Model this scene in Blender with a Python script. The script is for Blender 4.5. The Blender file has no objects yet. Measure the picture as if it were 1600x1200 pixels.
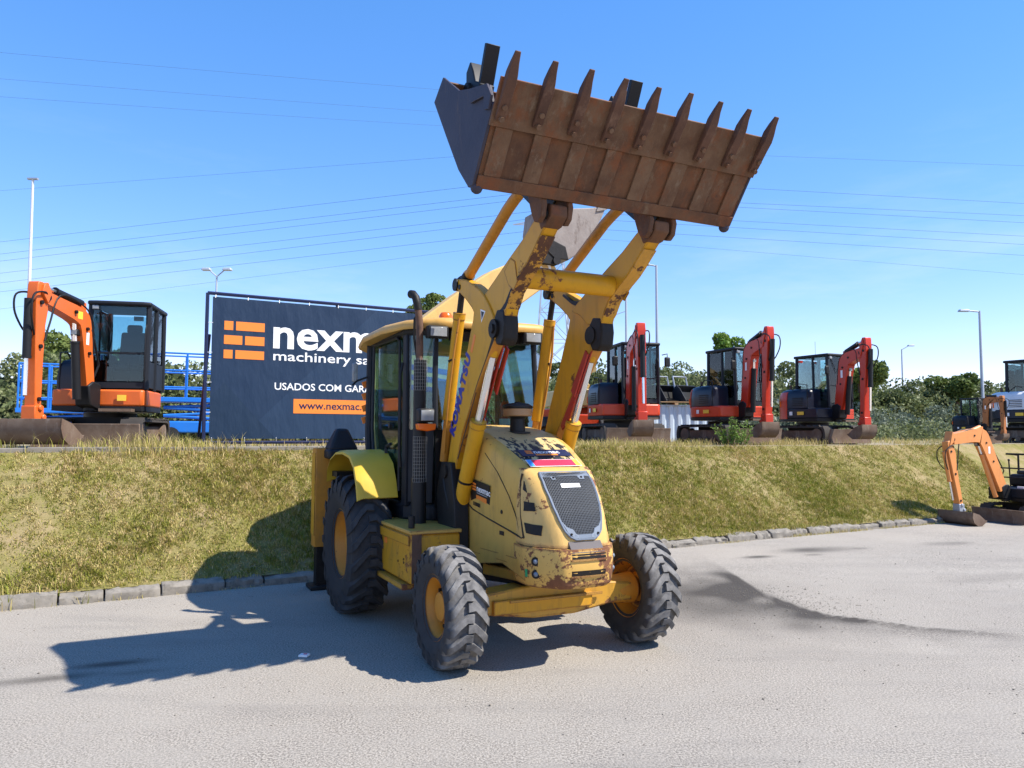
import bpy, math, random
import numpy as np
from mathutils import Vector, Matrix
R = math.radians
rng = np.random.default_rng(7); random.seed(7)
scene = bpy.context.scene
COL = scene.collection
# ------------------------------------------------------------------ camera
cam_d = bpy.data.cameras.new('camera'); cam = bpy.data.objects.new('camera', cam_d); COL.objects.link(cam)
cam.location = (0, 0, 1.9)
PITCH, ROLL = .0652, -.0032
cam.rotation_euler = (Matrix.Rotation(math.pi/2 + PITCH, 4, 'X') @ Matrix.Rotation(-ROLL, 4, 'Z')).to_euler()
cam_d.sensor_width = 36; cam_d.lens = 36*1175/1600
cam_d.clip_start = .05; cam_d.clip_end = 5000
scene.camera = cam
# ------------------------------------------------------------------ sky and sun
SUN = Vector((.592, -.168, .788)).normalized()          # towards the sun
world = bpy.data.worlds.new('World'); scene.world = world; world.use_nodes = True
wn = world.node_tree.nodes; wl = world.node_tree.links
sky = wn.new('ShaderNodeTexSky'); sky.sky_type = 'NISHITA'; sky.sun_disc = False
sky.sun_elevation = math.asin(SUN.z); sky.sun_rotation = math.atan2(SUN.x, SUN.y)
sky.altitude = 0; sky.air_density = .95; sky.dust_density = .0; sky.ozone_density = 3.2
bg = wn['Background']; bg.inputs['Strength'].default_value = .15
hsv = wn.new('ShaderNodeHueSaturation'); hsv.inputs['Saturation'].default_value = 1.58; hsv.inputs['Value'].default_value = 1.0
tint = wn.new('ShaderNodeMix'); tint.data_type = 'RGBA'; tint.blend_type = 'MULTIPLY'; tint.inputs[0].default_value = 1; tint.inputs[7].default_value = (1.84, 1.56, 1.80, 1)
gm = wn.new('ShaderNodeGamma'); gm.inputs[1].default_value = .66
wl.new(sky.outputs[0], gm.inputs[0]); wl.new(gm.outputs[0], hsv.inputs['Color']); wl.new(hsv.outputs[0], tint.inputs[6]); wtc = wn.new('ShaderNodeTexCoord'); wmp = wn.new('ShaderNodeMapping'); wmp.inputs['Scale'].default_value = (1, 1, 5); wl.new(wtc.outputs['Generated'], wmp.inputs[0])
wno = wn.new('ShaderNodeTexNoise'); wno.inputs['Scale'].default_value = 2.6; wno.inputs['Detail'].default_value = 8; wno.inputs['Roughness'].default_value = .62; wl.new(wmp.outputs[0], wno.inputs['Vector'])
wrm = wn.new('ShaderNodeMapRange'); wrm.inputs[1].default_value = .50; wrm.inputs[2].default_value = .78; wrm.inputs[4].default_value = .5; wl.new(wno.outputs['Fac'], wrm.inputs[0])
wse = wn.new('ShaderNodeSeparateXYZ'); wl.new(wtc.outputs['Generated'], wse.inputs[0]); wel = wn.new('ShaderNodeMapRange'); wel.inputs[1].default_value = .38; wel.inputs[2].default_value = .10; wl.new(wse.outputs[2], wel.inputs[0])
wmu = wn.new('ShaderNodeMath'); wmu.operation = 'MULTIPLY'; wl.new(wrm.outputs[0], wmu.inputs[0]); wl.new(wel.outputs[0], wmu.inputs[1])
wmx = wn.new('ShaderNodeMix'); wmx.data_type = 'RGBA'; wl.new(wmu.outputs[0], wmx.inputs[0]); wl.new(tint.outputs[2], wmx.inputs[6]); wmx.inputs[7].default_value = (3.6, 4.1, 4.8, 1); wl.new(wmx.outputs[2], bg.inputs['Color'])
sd = bpy.data.lights.new('sun', 'SUN'); so = bpy.data.objects.new('sun', sd); COL.objects.link(so)
sd.energy = 5.0; sd.angle = R(.53); sd.color = (1, .945, .85)
so.rotation_euler = SUN.to_track_quat('Z', 'Y').to_euler(); so.location = (20, -6, 30)
scene.view_settings.view_transform = 'Standard'; scene.view_settings.look = 'None'
scene.view_settings.gamma = 1; scene.view_settings.exposure = .75
try: scene.view_settings.use_curve_mapping = False
except Exception: pass

# ------------------------------------------------------------------ helpers
class MB:
    def __init__(s): s.v = []; s.f = []
    def add(s, vs, fs):
        n = len(s.v); s.v += [tuple(p) for p in vs]; s.f += [tuple(i+n for i in q) for q in fs]; return s
    def box(s, c, d, rot=None, taper=1.0):
        hx, hy, hz = d[0]/2, d[1]/2, d[2]/2
        P = [(-hx,-hy,-hz),(hx,-hy,-hz),(hx,hy,-hz),(-hx,hy,-hz)] + [(x*taper,y*taper,hz) for x,y in ((-hx,-hy),(hx,-hy),(hx,hy),(-hx,hy))]
        if rot is not None:
            M = rot if isinstance(rot, Matrix) else Matrix.Rotation(rot, 3, 'Z'); P = [M @ Vector(p) for p in P]
        P = [(p[0]+c[0], p[1]+c[1], p[2]+c[2]) for p in P]
        return s.add(P, [(3,2,1,0),(4,5,6,7),(0,1,5,4),(1,2,6,5),(2,3,7,6),(3,0,4,7)])
    def prism(s, poly, a, b, ax='Y'):
        n = len(poly)
        def m(p, t): return {'Y': (p[0], t, p[1]), 'X': (t, p[0], p[1]), 'Z': (p[0], p[1], t)}[ax]
        ar = sum(poly[i][0]*poly[(i+1) % n][1]-poly[(i+1) % n][0]*poly[i][1] for i in range(n))
        if (ar > 0) == (ax == 'Y'): poly = poly[::-1]
        vs = [m(p, a) for p in poly] + [m(p, b) for p in poly]
        if a > b: vs = vs[n:] + vs[:n]
        fs = [tuple(range(n))[::-1], tuple(range(n, 2*n))] + [(i, (i+1) % n, (i+1) % n+n, i+n) for i in range(n)]
        return s.add(vs, fs)
    def cyl(s, p0, p1, r0, r1=None, n=14):
        r1 = r0 if r1 is None else r1
        p0, p1 = Vector(p0), Vector(p1); d = (p1-p0).normalized()
        u = d.orthogonal().normalized(); w = d.cross(u)
        vs = [p+(u*math.cos(2*math.pi*i/n)+w*math.sin(2*math.pi*i/n))*r for p, r in ((p0, r0), (p1, r1)) for i in range(n)]
        fs = [(i, (i+1) % n, (i+1) % n+n, i+n) for i in range(n)] + [tuple(range(n))[::-1], tuple(range(n, 2*n))]
        return s.add(vs, fs)
    def tube(s, pts, r, n=8, closed=False):
        pts = [Vector(p) for p in pts]; k = len(pts); vs = []; u = None
        rs = r if isinstance(r, (list, tuple)) else [r]*k
        for i, p in enumerate(pts):
            a = pts[(i-1) % k] if (closed or i) else p; b = pts[(i+1) % k] if (closed or i < k-1) else p
            d = (b-a).normalized()
            u = (d.orthogonal() if u is None else (u-d*u.dot(d))).normalized(); w = d.cross(u)
            vs += [p+(u*math.cos(2*math.pi*j/n)+w*math.sin(2*math.pi*j/n))*rs[i] for j in range(n)]
        fs = []
        for i in range(k if closed else k-1):
            q = (i+1) % k
            fs += [(i*n+j, i*n+(j+1) % n, q*n+(j+1) % n, q*n+j) for j in range(n)]
        if not closed: fs += [tuple(range(n))[::-1], tuple(range((k-1)*n, k*n))]
        return s.add(vs, fs)
    def lathe(s, prof, c, ax='Y', n=32, close=False):
        vs = []; k = len(prof)
        for i in range(n):
            t = 2*math.pi*i/n; co, si = math.cos(t), math.sin(t)
            for r, h in prof:
                vs.append({'Y': (c[0]+r*co, c[1]+h, c[2]+r*si), 'Z': (c[0]+r*co, c[1]+r*si, c[2]+h), 'X': (c[0]+h, c[1]+r*co, c[2]+r*si)}[ax])
        fs = [(i*k+j, ((i+1) % n)*k+j, ((i+1) % n)*k+j+1, i*k+j+1) for i in range(n) for j in range(k-1)]
        if close: fs += [(i*k+k-1, ((i+1) % n)*k+k-1, ((i+1) % n)*k, i*k) for i in range(n)]
        return s.add(vs, fs)
    def loft(s, secs, caps=True):
        n = len(secs[0]); vs = [p for q in secs for p in q]
        fs = [(i*n+j, i*n+(j+1) % n, (i+1)*n+(j+1) % n, (i+1)*n+j) for i in range(len(secs)-1) for j in range(n)]
        if caps: fs += [tuple(range(n))[::-1], tuple(range((len(secs)-1)*n, len(secs)*n))]
        return s.add(vs, fs)
    def ball(s, c, r, n=12, m=7, sc=(1, 1, 1)):
        vs = []; fs = []
        for i in range(m+1):
            a = math.pi*i/m-math.pi/2
            for j in range(n):
                b = 2*math.pi*j/n
                vs.append((c[0]+r*sc[0]*math.cos(a)*math.cos(b), c[1]+r*sc[1]*math.cos(a)*math.sin(b), c[2]+r*sc[2]*math.sin(a)))
        for i in range(m):
            for j in range(n): fs.append((i*n+j, i*n+(j+1) % n, (i+1)*n+(j+1) % n, (i+1)*n+j))
        return s.add(vs, fs)
    def build(s, name, mat, parent=None, bevel=0, ang=35, seg=2):
        me = bpy.data.meshes.new(name); me.from_pydata([tuple(v) for v in s.v], [], s.f); me.update()
        import bmesh
        bm = bmesh.new(); bm.from_mesh(me); bmesh.ops.recalc_face_normals(bm, faces=bm.faces[:]); bm.to_mesh(me); bm.free()
        me.shade_smooth()
        try: me.set_sharp_from_angle(angle=R(ang))
        except Exception: pass
        o = bpy.data.objects.new(name, me); COL.objects.link(o)
        if mat is not None: me.materials.append(mat)
        if parent is not None: o.parent = parent
        if bevel:
            b = o.modifiers.new('bevel', 'BEVEL'); b.width = bevel; b.segments = seg; b.limit_method = 'ANGLE'; b.angle_limit = R(40); b.harden_normals = False
        return o
def empty(name, loc=(0, 0, 0), rz=0, label=None, cat=None, group=None, scale=1):
    o = bpy.data.objects.new(name, None); COL.objects.link(o); o.location = loc; o.rotation_euler = (0, 0, rz); o.scale = (scale,)*3
    o.empty_display_size = .2
    return tag(o, label, cat, group)
def tag(o, label=None, cat=None, group=None, kind=None):
    if label: o['label'] = label
    if cat: o['category'] = cat
    if group: o['group'] = group
    if kind: o['kind'] = kind
    return o
def text(s, size, mat, parent, mtx, bold=0., align='LEFT', sx=1., extrude=.0015, name='lettering', shear=0., space=1.):
    cu = bpy.data.curves.new(name, 'FONT'); cu.body = s; cu.size = size; cu.offset = bold; cu.extrude = extrude
    cu.space_character = space; cu.align_x = align; cu.resolution_u = 3; cu.shear = shear
    t = bpy.data.objects.new(name, cu); COL.objects.link(t)
    me = bpy.data.meshes.new_from_object(t.evaluated_get(bpy.context.evaluated_depsgraph_get()))
    bpy.data.objects.remove(t); bpy.data.curves.remove(cu)
    o = bpy.data.objects.new(name, me); COL.objects.link(o); me.materials.clear(); me.materials.append(mat)
    o.parent = parent; o.matrix_local = mtx @ Matrix.Diagonal((sx, 1, 1, 1))
    return o
def smooth(pts, k=5):   # Catmull-Rom through the points
    p = [Vector(q) for q in pts]; p = [p[0]*2-p[1]]+p+[p[-1]*2-p[-2]]; out = []
    for i in range(1, len(p)-2):
        for j in range(k):
            t = j/k; out.append(.5*((2*p[i])+(p[i+1]-p[i-1])*t+(2*p[i-1]-5*p[i]+4*p[i+1]-p[i+2])*t*t+(3*p[i]-p[i-1]-3*p[i+1]+p[i+2])*t*t*t))
    return out+[p[-2]]
def frame(o, x, y):   # matrix with origin o, x axis, y axis
    x = Vector(x).normalized(); y = Vector(y); z = x.cross(y).normalized(); y = z.cross(x)
    M = Matrix((x, y, z)).transposed().to_4x4(); M.translation = Vector(o); return M

# ------------------------------------------------------------------ materials
def new_mat(name):
    m = bpy.data.materials.new(name); m.use_nodes = True; nt = m.node_tree
    return m, nt, nt.nodes['Principled BSDF'], nt.nodes, nt.links
def obj_coord(nt):
    return nt.nodes.new('ShaderNodeTexCoord').outputs['Object']
def noise(nt, scale, detail=6, rough=.6, vec=None, sc=None):
    n = nt.nodes.new('ShaderNodeTexNoise'); n.inputs['Scale'].default_value = scale; n.inputs['Detail'].default_value = detail; n.inputs['Roughness'].default_value = rough
    v = vec if vec is not None else obj_coord(nt)
    if sc:
        mp = nt.nodes.new('ShaderNodeMapping'); mp.inputs['Scale'].default_value = sc; nt.links.new(v, mp.inputs[0]); v = mp.outputs[0]
    nt.links.new(v, n.inputs['Vector']); return n.outputs['Fac']
def ramp(nt, fac, a, b, ca=(0, 0, 0, 1), cb=(1, 1, 1, 1)):
    r = nt.nodes.new('ShaderNodeValToRGB'); r.color_ramp.elements[0].position = a; r.color_ramp.elements[1].position = b
    r.color_ramp.elements[0].color = ca; r.color_ramp.elements[1].color = cb; nt.links.new(fac, r.inputs[0]); return r.outputs[0]
def mix(nt, fac, a, b, blend='MIX'):
    m = nt.nodes.new('ShaderNodeMix'); m.data_type = 'RGBA'; m.blend_type = blend
    for k, val in ((0, fac), (6, a), (7, b)):
        if hasattr(val, 'links') or hasattr(val, 'is_linked'): nt.links.new(val, m.inputs[k])
        else: m.inputs[k].default_value = val if k == 0 else (tuple(val)+(1,) if len(val) == 3 else val)
    return m.outputs[2]
def bump(nt, h, strength, dist=.01):
    b = nt.nodes.new('ShaderNodeBump'); b.inputs['Strength'].default_value = strength; b.inputs['Distance'].default_value = dist
    nt.links.new(h, b.inputs['Height']); return b.outputs[0]
def c4(c): return tuple(c)+(1,)
def paint(name, col, rough=.45, chips=.0, dirt=.25, fade=None, rustcol=(.10, .040, .018), scale=9., spec=.4, metal=0., dirtcol=(.10, .075, .05), edge=0.):
    m, nt, p, N, L = new_mat(name)
    base = mix(nt, noise(nt, 2.2, 4), tuple(x*.82 for x in col), fade or tuple(min(1, x*1.12) for x in col))
    if dirt:
        d = ramp(nt, noise(nt, 5.5, 8, .7, sc=(1, 1, .45)), .52, .78)
        mm = nt.nodes.new('ShaderNodeMath'); mm.operation = 'MULTIPLY'; mm.inputs[1].default_value = dirt; L.new(d, mm.inputs[0])
        base = mix(nt, mm.outputs[0], base, dirtcol)
        st = ramp(nt, noise(nt, 13, 6, .7, sc=(1, 1, .12)), .54, .72); ms_ = nt.nodes.new('ShaderNodeMath'); ms_.operation = 'MULTIPLY'; ms_.inputs[1].default_value = dirt*.9; L.new(st, ms_.inputs[0])
        base = mix(nt, ms_.outputs[0], base, tuple(x*.45+y*.3 for x, y in zip(col, dirtcol)))
    rr = rough
    if chips:
        big = noise(nt, scale*.22, 3); fine = noise(nt, scale, 9, .75)
        ad = nt.nodes.new('ShaderNodeMath'); ad.operation = 'ADD'; L.new(big, ad.inputs[0]); L.new(fine, ad.inputs[1])
        t = 1.38-chips*.3
        gt = nt.nodes.new('ShaderNodeMapRange'); gt.inputs[1].default_value = t-.015; gt.inputs[2].default_value = t+.02; L.new(ad.outputs[0], gt.inputs[0])
        if edge:
            bv = N.new('ShaderNodeBevel'); bv.samples = 4; bv.inputs[0].default_value = edge
            ge = N.new('ShaderNodeNewGeometry'); dp = N.new('ShaderNodeVectorMath'); dp.operation = 'DOT_PRODUCT'; L.new(bv.outputs[0], dp.inputs[0]); L.new(ge.outputs['Normal'], dp.inputs[1])
            er = N.new('ShaderNodeMapRange'); er.inputs[1].default_value = .999; er.inputs[2].default_value = .90; er.inputs[3].default_value = 0; er.inputs[4].default_value = .40; L.new(dp.outputs['Value'], er.inputs[0])
            ad2 = nt.nodes.new('ShaderNodeMath'); ad2.operation = 'ADD'; L.new(ad.outputs[0], ad2.inputs[0]); L.new(er.outputs[0], ad2.inputs[1]); L.new(ad2.outputs[0], gt.inputs[0])
        rc = mix(nt, noise(nt, 30, 4), rustcol, tuple(x*2.3 for x in rustcol))
        base = mix(nt, gt.outputs[0], base, rc)
        rm = nt.nodes.new('ShaderNodeMapRange'); rm.inputs[3].default_value = rough; rm.inputs[4].default_value = .85; L.new(gt.outputs[0], rm.inputs[0]); L.new(rm.outputs[0], p.inputs['Roughness'])
    else: p.inputs['Roughness'].default_value = rough
    L.new(base, p.inputs['Base Color']); p.inputs['Specular IOR Level'].default_value = spec; p.inputs['Metallic'].default_value = metal
    L.new(bump(nt, noise(nt, 14, 5), .12, .01), p.inputs['Normal'])
    return m
def plain(name, col, rough=.5, metal=0., var=.2, spec=.4, emit=0):
    m, nt, p, N, L = new_mat(name)
    L.new(mix(nt, noise(nt, 7, 5), tuple(x*(1-var) for x in col), tuple(min(1, x*(1+var)) for x in col)), p.inputs['Base Color'])
    p.inputs['Roughness'].default_value = rough; p.inputs['Metallic'].default_value = metal; p.inputs['Specular IOR Level'].default_value = spec
    return m
def glass(name, tint, refl=1.0):
    m, nt, p, N, L = new_mat(name); N.remove(p)
    tr = N.new('ShaderNodeBsdfTransparent'); tr.inputs[0].default_value = c4(tint)
    gl = N.new('ShaderNodeBsdfGlossy'); gl.inputs['Roughness'].default_value = .03; gl.inputs[0].default_value = (1, 1, 1, 1)
    fr = N.new('ShaderNodeFresnel'); fr.inputs[0].default_value = 1.5
    mr = N.new('ShaderNodeMath'); mr.operation = 'MULTIPLY'; mr.inputs[1].default_value = refl; mr.use_clamp = True; L.new(fr.outputs[0], mr.inputs[0])
    ms = N.new('ShaderNodeMixShader'); L.new(mr.outputs[0], ms.inputs[0]); L.new(tr.outputs[0], ms.inputs[1]); L.new(gl.outputs[0], ms.inputs[2])
    L.new(ms.outputs[0], N['Material Output'].inputs[0]); return m
def rusty(name, a, b, c, rough=.75, scale=3., streak=None):
    m, nt, p, N, L = new_mat(name)
    x = mix(nt, ramp(nt, noise(nt, scale, 6, .65), .35, .65), a, b)
    x = mix(nt, ramp(nt, noise(nt, scale*1.7, 9, .75, sc=(1, 1, .3)), .55, .68), x, c)
    if streak:
        sk = nt.nodes.new('ShaderNodeMath'); sk.operation = 'MULTIPLY'; sk.inputs[1].default_value = .22; L.new(ramp(nt, noise(nt, 1.0, 8, .75, sc=(9, 46, 9)), .55, .68), sk.inputs[0]); x = mix(nt, sk.outputs[0], x, streak)
        s2 = nt.nodes.new('ShaderNodeMath'); s2.operation = 'MULTIPLY'; s2.inputs[1].default_value = .85; L.new(ramp(nt, noise(nt, 1.7, 8, .72, sc=(2.2, 3.0, 2.2)), .50, .66), s2.inputs[0]); x = mix(nt, s2.outputs[0], x, (.19, .062, .022))
        s3 = nt.nodes.new('ShaderNodeMath'); s3.operation = 'MULTIPLY'; s3.inputs[1].default_value = .35; L.new(ramp(nt, noise(nt, 1.3, 8, .75, sc=(9, 13, 9)), .60, .70), s3.inputs[0]); x = mix(nt, s3.outputs[0], x, (.035, .02, .014))
    L.new(x, p.inputs['Base Color']); p.inputs['Roughness'].default_value = rough; p.inputs['Specular IOR Level'].default_value = .3
    L.new(bump(nt, noise(nt, 22, 8, .7), .35, .01), p.inputs['Normal']); return m
M = {}
M['yellow'] = paint('loader yellow', (.56, .275, .02), .45, spec=.25, chips=.6, dirt=.6, edge=.02)
M['arm'] = paint('loader arm yellow', (.61, .30, .012), .45, spec=.25, chips=.52, dirt=.4, scale=8, edge=.022)
M['link'] = paint('tilt link yellow', (.52, .22, .025), .5, chips=.55, dirt=.6)
M['worn'] = paint('rusted arm edge', (.56, .28, .03), .5, chips=1.12, dirt=.5, scale=8, rustcol=(.06, .026, .014))
M['hood'] = paint('faded hood yellow', (.61, .345, .065), .45, spec=.25, chips=.50, dirt=.5, fade=(.65, .40, .095), edge=.02)
M['nose'] = paint('chipped nose yellow', (.64, .385, .10), .45, chips=.74, dirt=.3, fade=(.70, .44, .14), scale=22, edge=.045)
M['lownose'] = paint('scraped nose yellow', (.62, .37, .09), .5, chips=1.15, dirt=.2, scale=24, edge=.04)
M['roof'] = paint('cab roof yellow', (.62, .32, .045), .45, chips=.3, dirt=.35, fade=(.62, .38, .12))
M['fender'] = paint('fender yellow', (.62, .40, .03), .45, dirt=.15)
M['rim'] = paint('rim yellow', (.54, .22, .02), .5, chips=.6, dirt=.45, edge=.02)
M['rustbar'] = paint('scuffed axle yellow', (.52, .27, .03), .5, chips=.75, dirt=.6, edge=.02)
M['boom'] = paint('sunlit boom yellow', (.68, .43, .14), .5, chips=0.25, dirt=.2)  # paler than the arms: sunlight on the boom is put into the colour
M['tyre'] = None
M['bucket'] = rusty('rusty bucket steel', (.155, .072, .034), (.085, .040, .022), (.185, .12, .07), scale=3.2, streak=(.23, .155, .10))
M['bucketedge'] = rusty('worn bucket edge', (.175, .10, .055), (.105, .052, .028), (.21, .15, .10), scale=4, streak=(.26, .19, .13))
M['tooth'] = rusty('rusty tooth steel', (.13, .062, .037), (.08, .04, .026), (.17, .095, .06))
M['bucketside'] = rusty('blue grey bucket side', (.034, .030, .046), (.048, .042, .058), (.085, .058, .052), rough=.6, scale=2.2)
M['digsteel'] = rusty('polished dig steel', (.21, .17, .145), (.27, .23, .20), (.12, .085, .065), rough=.55, scale=5)
M['mud'] = rusty('muddy steel', (.12, .075, .05), (.18, .13, .095), (.24, .19, .15), rough=.9)
M['black'] = plain('black painted steel', (.010, .010, .011), .5, spec=.3)
M['plastic'] = plain('dark slate plastic', (.011, .013, .018), .55, spec=.3)
M['grease'] = rusty('black grease', (.008, .006, .005), (.012, .009, .007), (.022, .016, .012), rough=.55, scale=9)
M['rubber'] = plain('black rubber', (.02, .02, .021), .8)
M['chrome'] = plain('chrome rod', (.75, .76, .78), .18, metal=.9, var=.03)
M['steel'] = plain('grey galvanised steel', (.34, .36, .39), .5, metal=.3)
M['guard'] = plain('grey guard plate', (.17, .20, .245), .55, metal=.1)
M['mesh'] = plain('dark guard mesh', (.075, .085, .10), .6)
M['exh'] = rusty('rusty exhaust pipe', (.10, .05, .03), (.16, .09, .06), (.05, .035, .03))
M['white'] = plain('white print', (.80, .80, .80), .5, var=.02)
M['navy'] = plain('navy print', (.012, .018, .06), .4, var=.1)
M['blueprint'] = plain('blue print', (.012, .03, .28), .4, var=.1)
M['orangeprint'] = plain('orange print', (.80, .22, .03), .5, var=.04)
M['redprint'] = plain('red plate', (.62, .03, .07), .4, var=.06)
M['cyan'] = plain('light blue strip', (.05, .33, .75), .4, var=.05)
M['yellowstrip'] = plain('yellow strip', (.85, .55, .05), .4, var=.05)
M['amber'] = plain('amber lens', (.75, .13, .01), .2, var=.05)
M['lens'] = plain('clear lamp lens', (.26, .27, .28), .12, var=.5)
M['red'] = plain('red extinguisher', (.55, .012, .018), .3)
M['redpaint'] = plain('red painted steel', (.36, .025, .012), .4)
M['tan'] = plain('tan plastic band', (.36, .21, .10), .5)
M['seat'] = plain('dark seat fabric', (.03, .032, .035), .8)
M['green'] = plain('green sticker', (.02, .32, .13), .4)
M['glass'] = glass('cab glass teal', (.66, .86, .84), .9)
M['screen'] = glass('windscreen glass', (.66, .84, .84), 2.4)
M['glassdark'] = glass('cab glass', (.66, .82, .84), 1.0)
M['kred'] = paint('excavator red', (.50, .032, .010), .35, dirt=.2, chips=0.2)
M['kred2'] = paint('excavator body red', (.62, .055, .016), .33, dirt=.25)
M['horange'] = paint('excavator orange', (.66, .125, .018), .38, dirt=.2, chips=0.2)
M['oorange'] = paint('pale orange boom', (.72, .27, .075), .42, dirt=.2, chips=0.2)
M['borange'] = paint('brown orange boom', (.42, .15, .04), .5, dirt=.5, chips=0.5)
M['cream'] = paint('cream boom', (.66, .50, .24), .5, dirt=.4)
M['bwhite'] = paint('white machine paint', (.66, .68, .70), .35, dirt=.15)
M['darkblue'] = plain('dark blue cover', (.009, .012, .024), .35, var=.15)
M['track'] = plain('dusty rubber track', (.055, .047, .040), .85, var=.35)
M['liftblue'] = paint('lift blue', (.015, .17, .62), .4, dirt=.1)
M['concrete'] = rusty('weathered concrete', (.26, .232, .195), (.165, .148, .124), (.075, .066, .055), rough=.9, scale=7)
M['edging'] = rusty('dusty concrete edging', (.23, .205, .17), (.17, .15, .12), (.12, .10, .08), rough=.9, scale=4)
M['bark'] = rusty('bark', (.10, .075, .055), (.07, .05, .038), (.13, .11, .09), rough=.95)
M['corr'] = plain('pale corrugated sheet', (.52, .60, .68), .45, metal=.1, var=.08)
M['wood'] = plain('pallet wood', (.48, .30, .15), .8)
M['wire'] = plain('dark cable', (.03, .04, .06), .7)
M['pole'] = plain('galvanised pole', (.40, .44, .50), .5, metal=.2, var=.06)
M['seam'] = plain('dark seam', (.035, .022, .012), .8)
M['wireguard'] = plain('mesh wire', (.24, .24, .23), .45, metal=.3)
def banner_mat():
    m, nt, p, N, L = new_mat('slate banner print'); tc = obj_coord(nt)
    sep = N.new('ShaderNodeSeparateXYZ'); L.new(tc, sep.inputs[0])
    def tri(cx, k, off):
        a = N.new('ShaderNodeMath'); a.operation = 'SUBTRACT'; L.new(sep.outputs[0], a.inputs[0]); a.inputs[1].default_value = cx
        b = N.new('ShaderNodeMath'); b.operation = 'ABSOLUTE'; L.new(a.outputs[0], b.inputs[0])
        c = N.new('ShaderNodeMath'); c.operation = 'MULTIPLY_ADD'; L.new(b.outputs[0], c.inputs[0]); c.inputs[1].default_value = k; L.new(sep.outputs[2], c.inputs[2])
        d = N.new('ShaderNodeMath'); d.operation = 'LESS_THAN'; L.new(c.outputs[0], d.inputs[0]); d.inputs[1].default_value = off
        return d.outputs[0]
    base = (.012, .030, .066); hi = (.018, .041, .086)
    x = mix(nt, tri(1.9, .95, 1.45), base, hi); x = mix(nt, tri(1.9, .95, .75), x, base); x = mix(nt, tri(3.1, 1.0, 2.7), x, (.016, .037, .077)); x = mix(nt, tri(.3, 1.1, 1.1), x, (.010, .027, .058))
    L.new(x, p.inputs['Base Color']); p.inputs['Roughness'].default_value = .6; p.inputs['Specular IOR Level'].default_value = .25
    L.new(bump(nt, noise(nt, 2.2, 4, .5, sc=(1, 1, .35)), 1.0, .06), p.inputs['Normal']); return m
M['banner'] = banner_mat()
def tyre_mat():
    m, nt, p, N, L = new_mat('dusty tyre rubber')
    geo = N.new('ShaderNodeNewGeometry')
    at = N.new('ShaderNodeAttribute'); at.attribute_name = 'dust'
    d = N.new('ShaderNodeMath'); d.operation = 'MULTIPLY'; L.new(at.outputs['Fac'], d.inputs[0]); L.new(ramp(nt, noise(nt, 9, 7, .7), .2, .6), d.inputs[1])
    L.new(mix(nt, d.outputs[0], (.016, .016, .018), (.19, .18, .17)), p.inputs['Base Color']); p.inputs['Roughness'].default_value = .85
    L.new(bump(nt, noise(nt, 45, 6, .7), .3, .006), p.inputs['Normal']); return m
M['tyre'] = tyre_mat()

# ------------------------------------------------------------------ setting: road, embankment, terrace
KA = .5109; KD = np.array([math.cos(KA), math.sin(KA)]); KN = np.array([-KD[1], KD[0]]); KP = np.array([-5.5, 8.09])
TER = 1.63; SLOPE = 2.05
def kw(s, o, z=0.):
    p = KP+KD*s+KN*o; return (float(p[0]), float(p[1]), float(z))
def smooth_noise(n, seed):
    g = np.random.default_rng(seed)
    ph = g.uniform(0, 6.28, (n, 2)); fr = g.uniform(.4, 3.2, n); an = g.uniform(0, 6.28, n); am = 1/np.sqrt(fr)
    def f(x, y):
        r = 0
        for i in range(n): r = r+am[i]*np.sin(fr[i]*(x*np.cos(an[i])+y*np.sin(an[i]))+ph[i, 0])
        return r/math.sqrt(n)
    return f
def grid_obj(name, X, Y, Z, mat, attrs=None):
    h, w = X.shape; me = bpy.data.meshes.new(name)
    v = np.stack([X, Y, Z], -1).reshape(-1, 3).astype(np.float32)
    i = np.arange(h*w).reshape(h, w); q = np.stack([i[:-1, :-1], i[:-1, 1:], i[1:, 1:], i[1:, :-1]], -1).reshape(-1, 4)
    me.from_pydata(v.tolist(), [], q.tolist()); me.shade_smooth(); me.materials.append(mat)
    for k, a in (attrs or {}).items():
        at = me.attributes.new(k, 'FLOAT', 'POINT'); at.data.foreach_set('value', a.reshape(-1).astype(np.float32))
    o = bpy.data.objects.new(name, me); COL.objects.link(o); return o
def sdist(X, Y, pts):
    d = np.full(X.shape, 1e9)
    for (x0, y0), (x1, y1) in zip(pts[:-1], pts[1:]):
        t = np.clip(((X-x0)*(x1-x0)+(Y-y0)*(y1-y0))/((x1-x0)**2+(y1-y0)**2), 0, 1)
        d = np.minimum(d, np.hypot(X-x0-t*(x1-x0), Y-y0-t*(y1-y0)))
    return d
def axis(a, b, fine, far):
    m = np.arange(a, b+1e-6, fine); return np.concatenate([-np.array(far[::-1])+a, m, np.array(far)+b])
far = [.5, 1.5, 3, 6, 12, 25, 50, 100, 200]
gx = axis(-9, 13, .07, far); gy = axis(2., 17.5, .07, far[:6])
X, Y = np.meshgrid(gx, gy)
f1 = smooth_noise(10, 1); f2 = smooth_noise(14, 2)
edge = [(2.93, 10.15), (2.93, 9.4), (3.03, 8.75), (3.12, 8.35), (3.3, 8.0), (3.62, 7.8), (4.0, 7.5), (4.5, 7.32), (5.2, 7.2)]
wob = .05*f2(X*2.2, Y*2.2)
dl = sdist(X, Y, edge)+wob*.6
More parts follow.
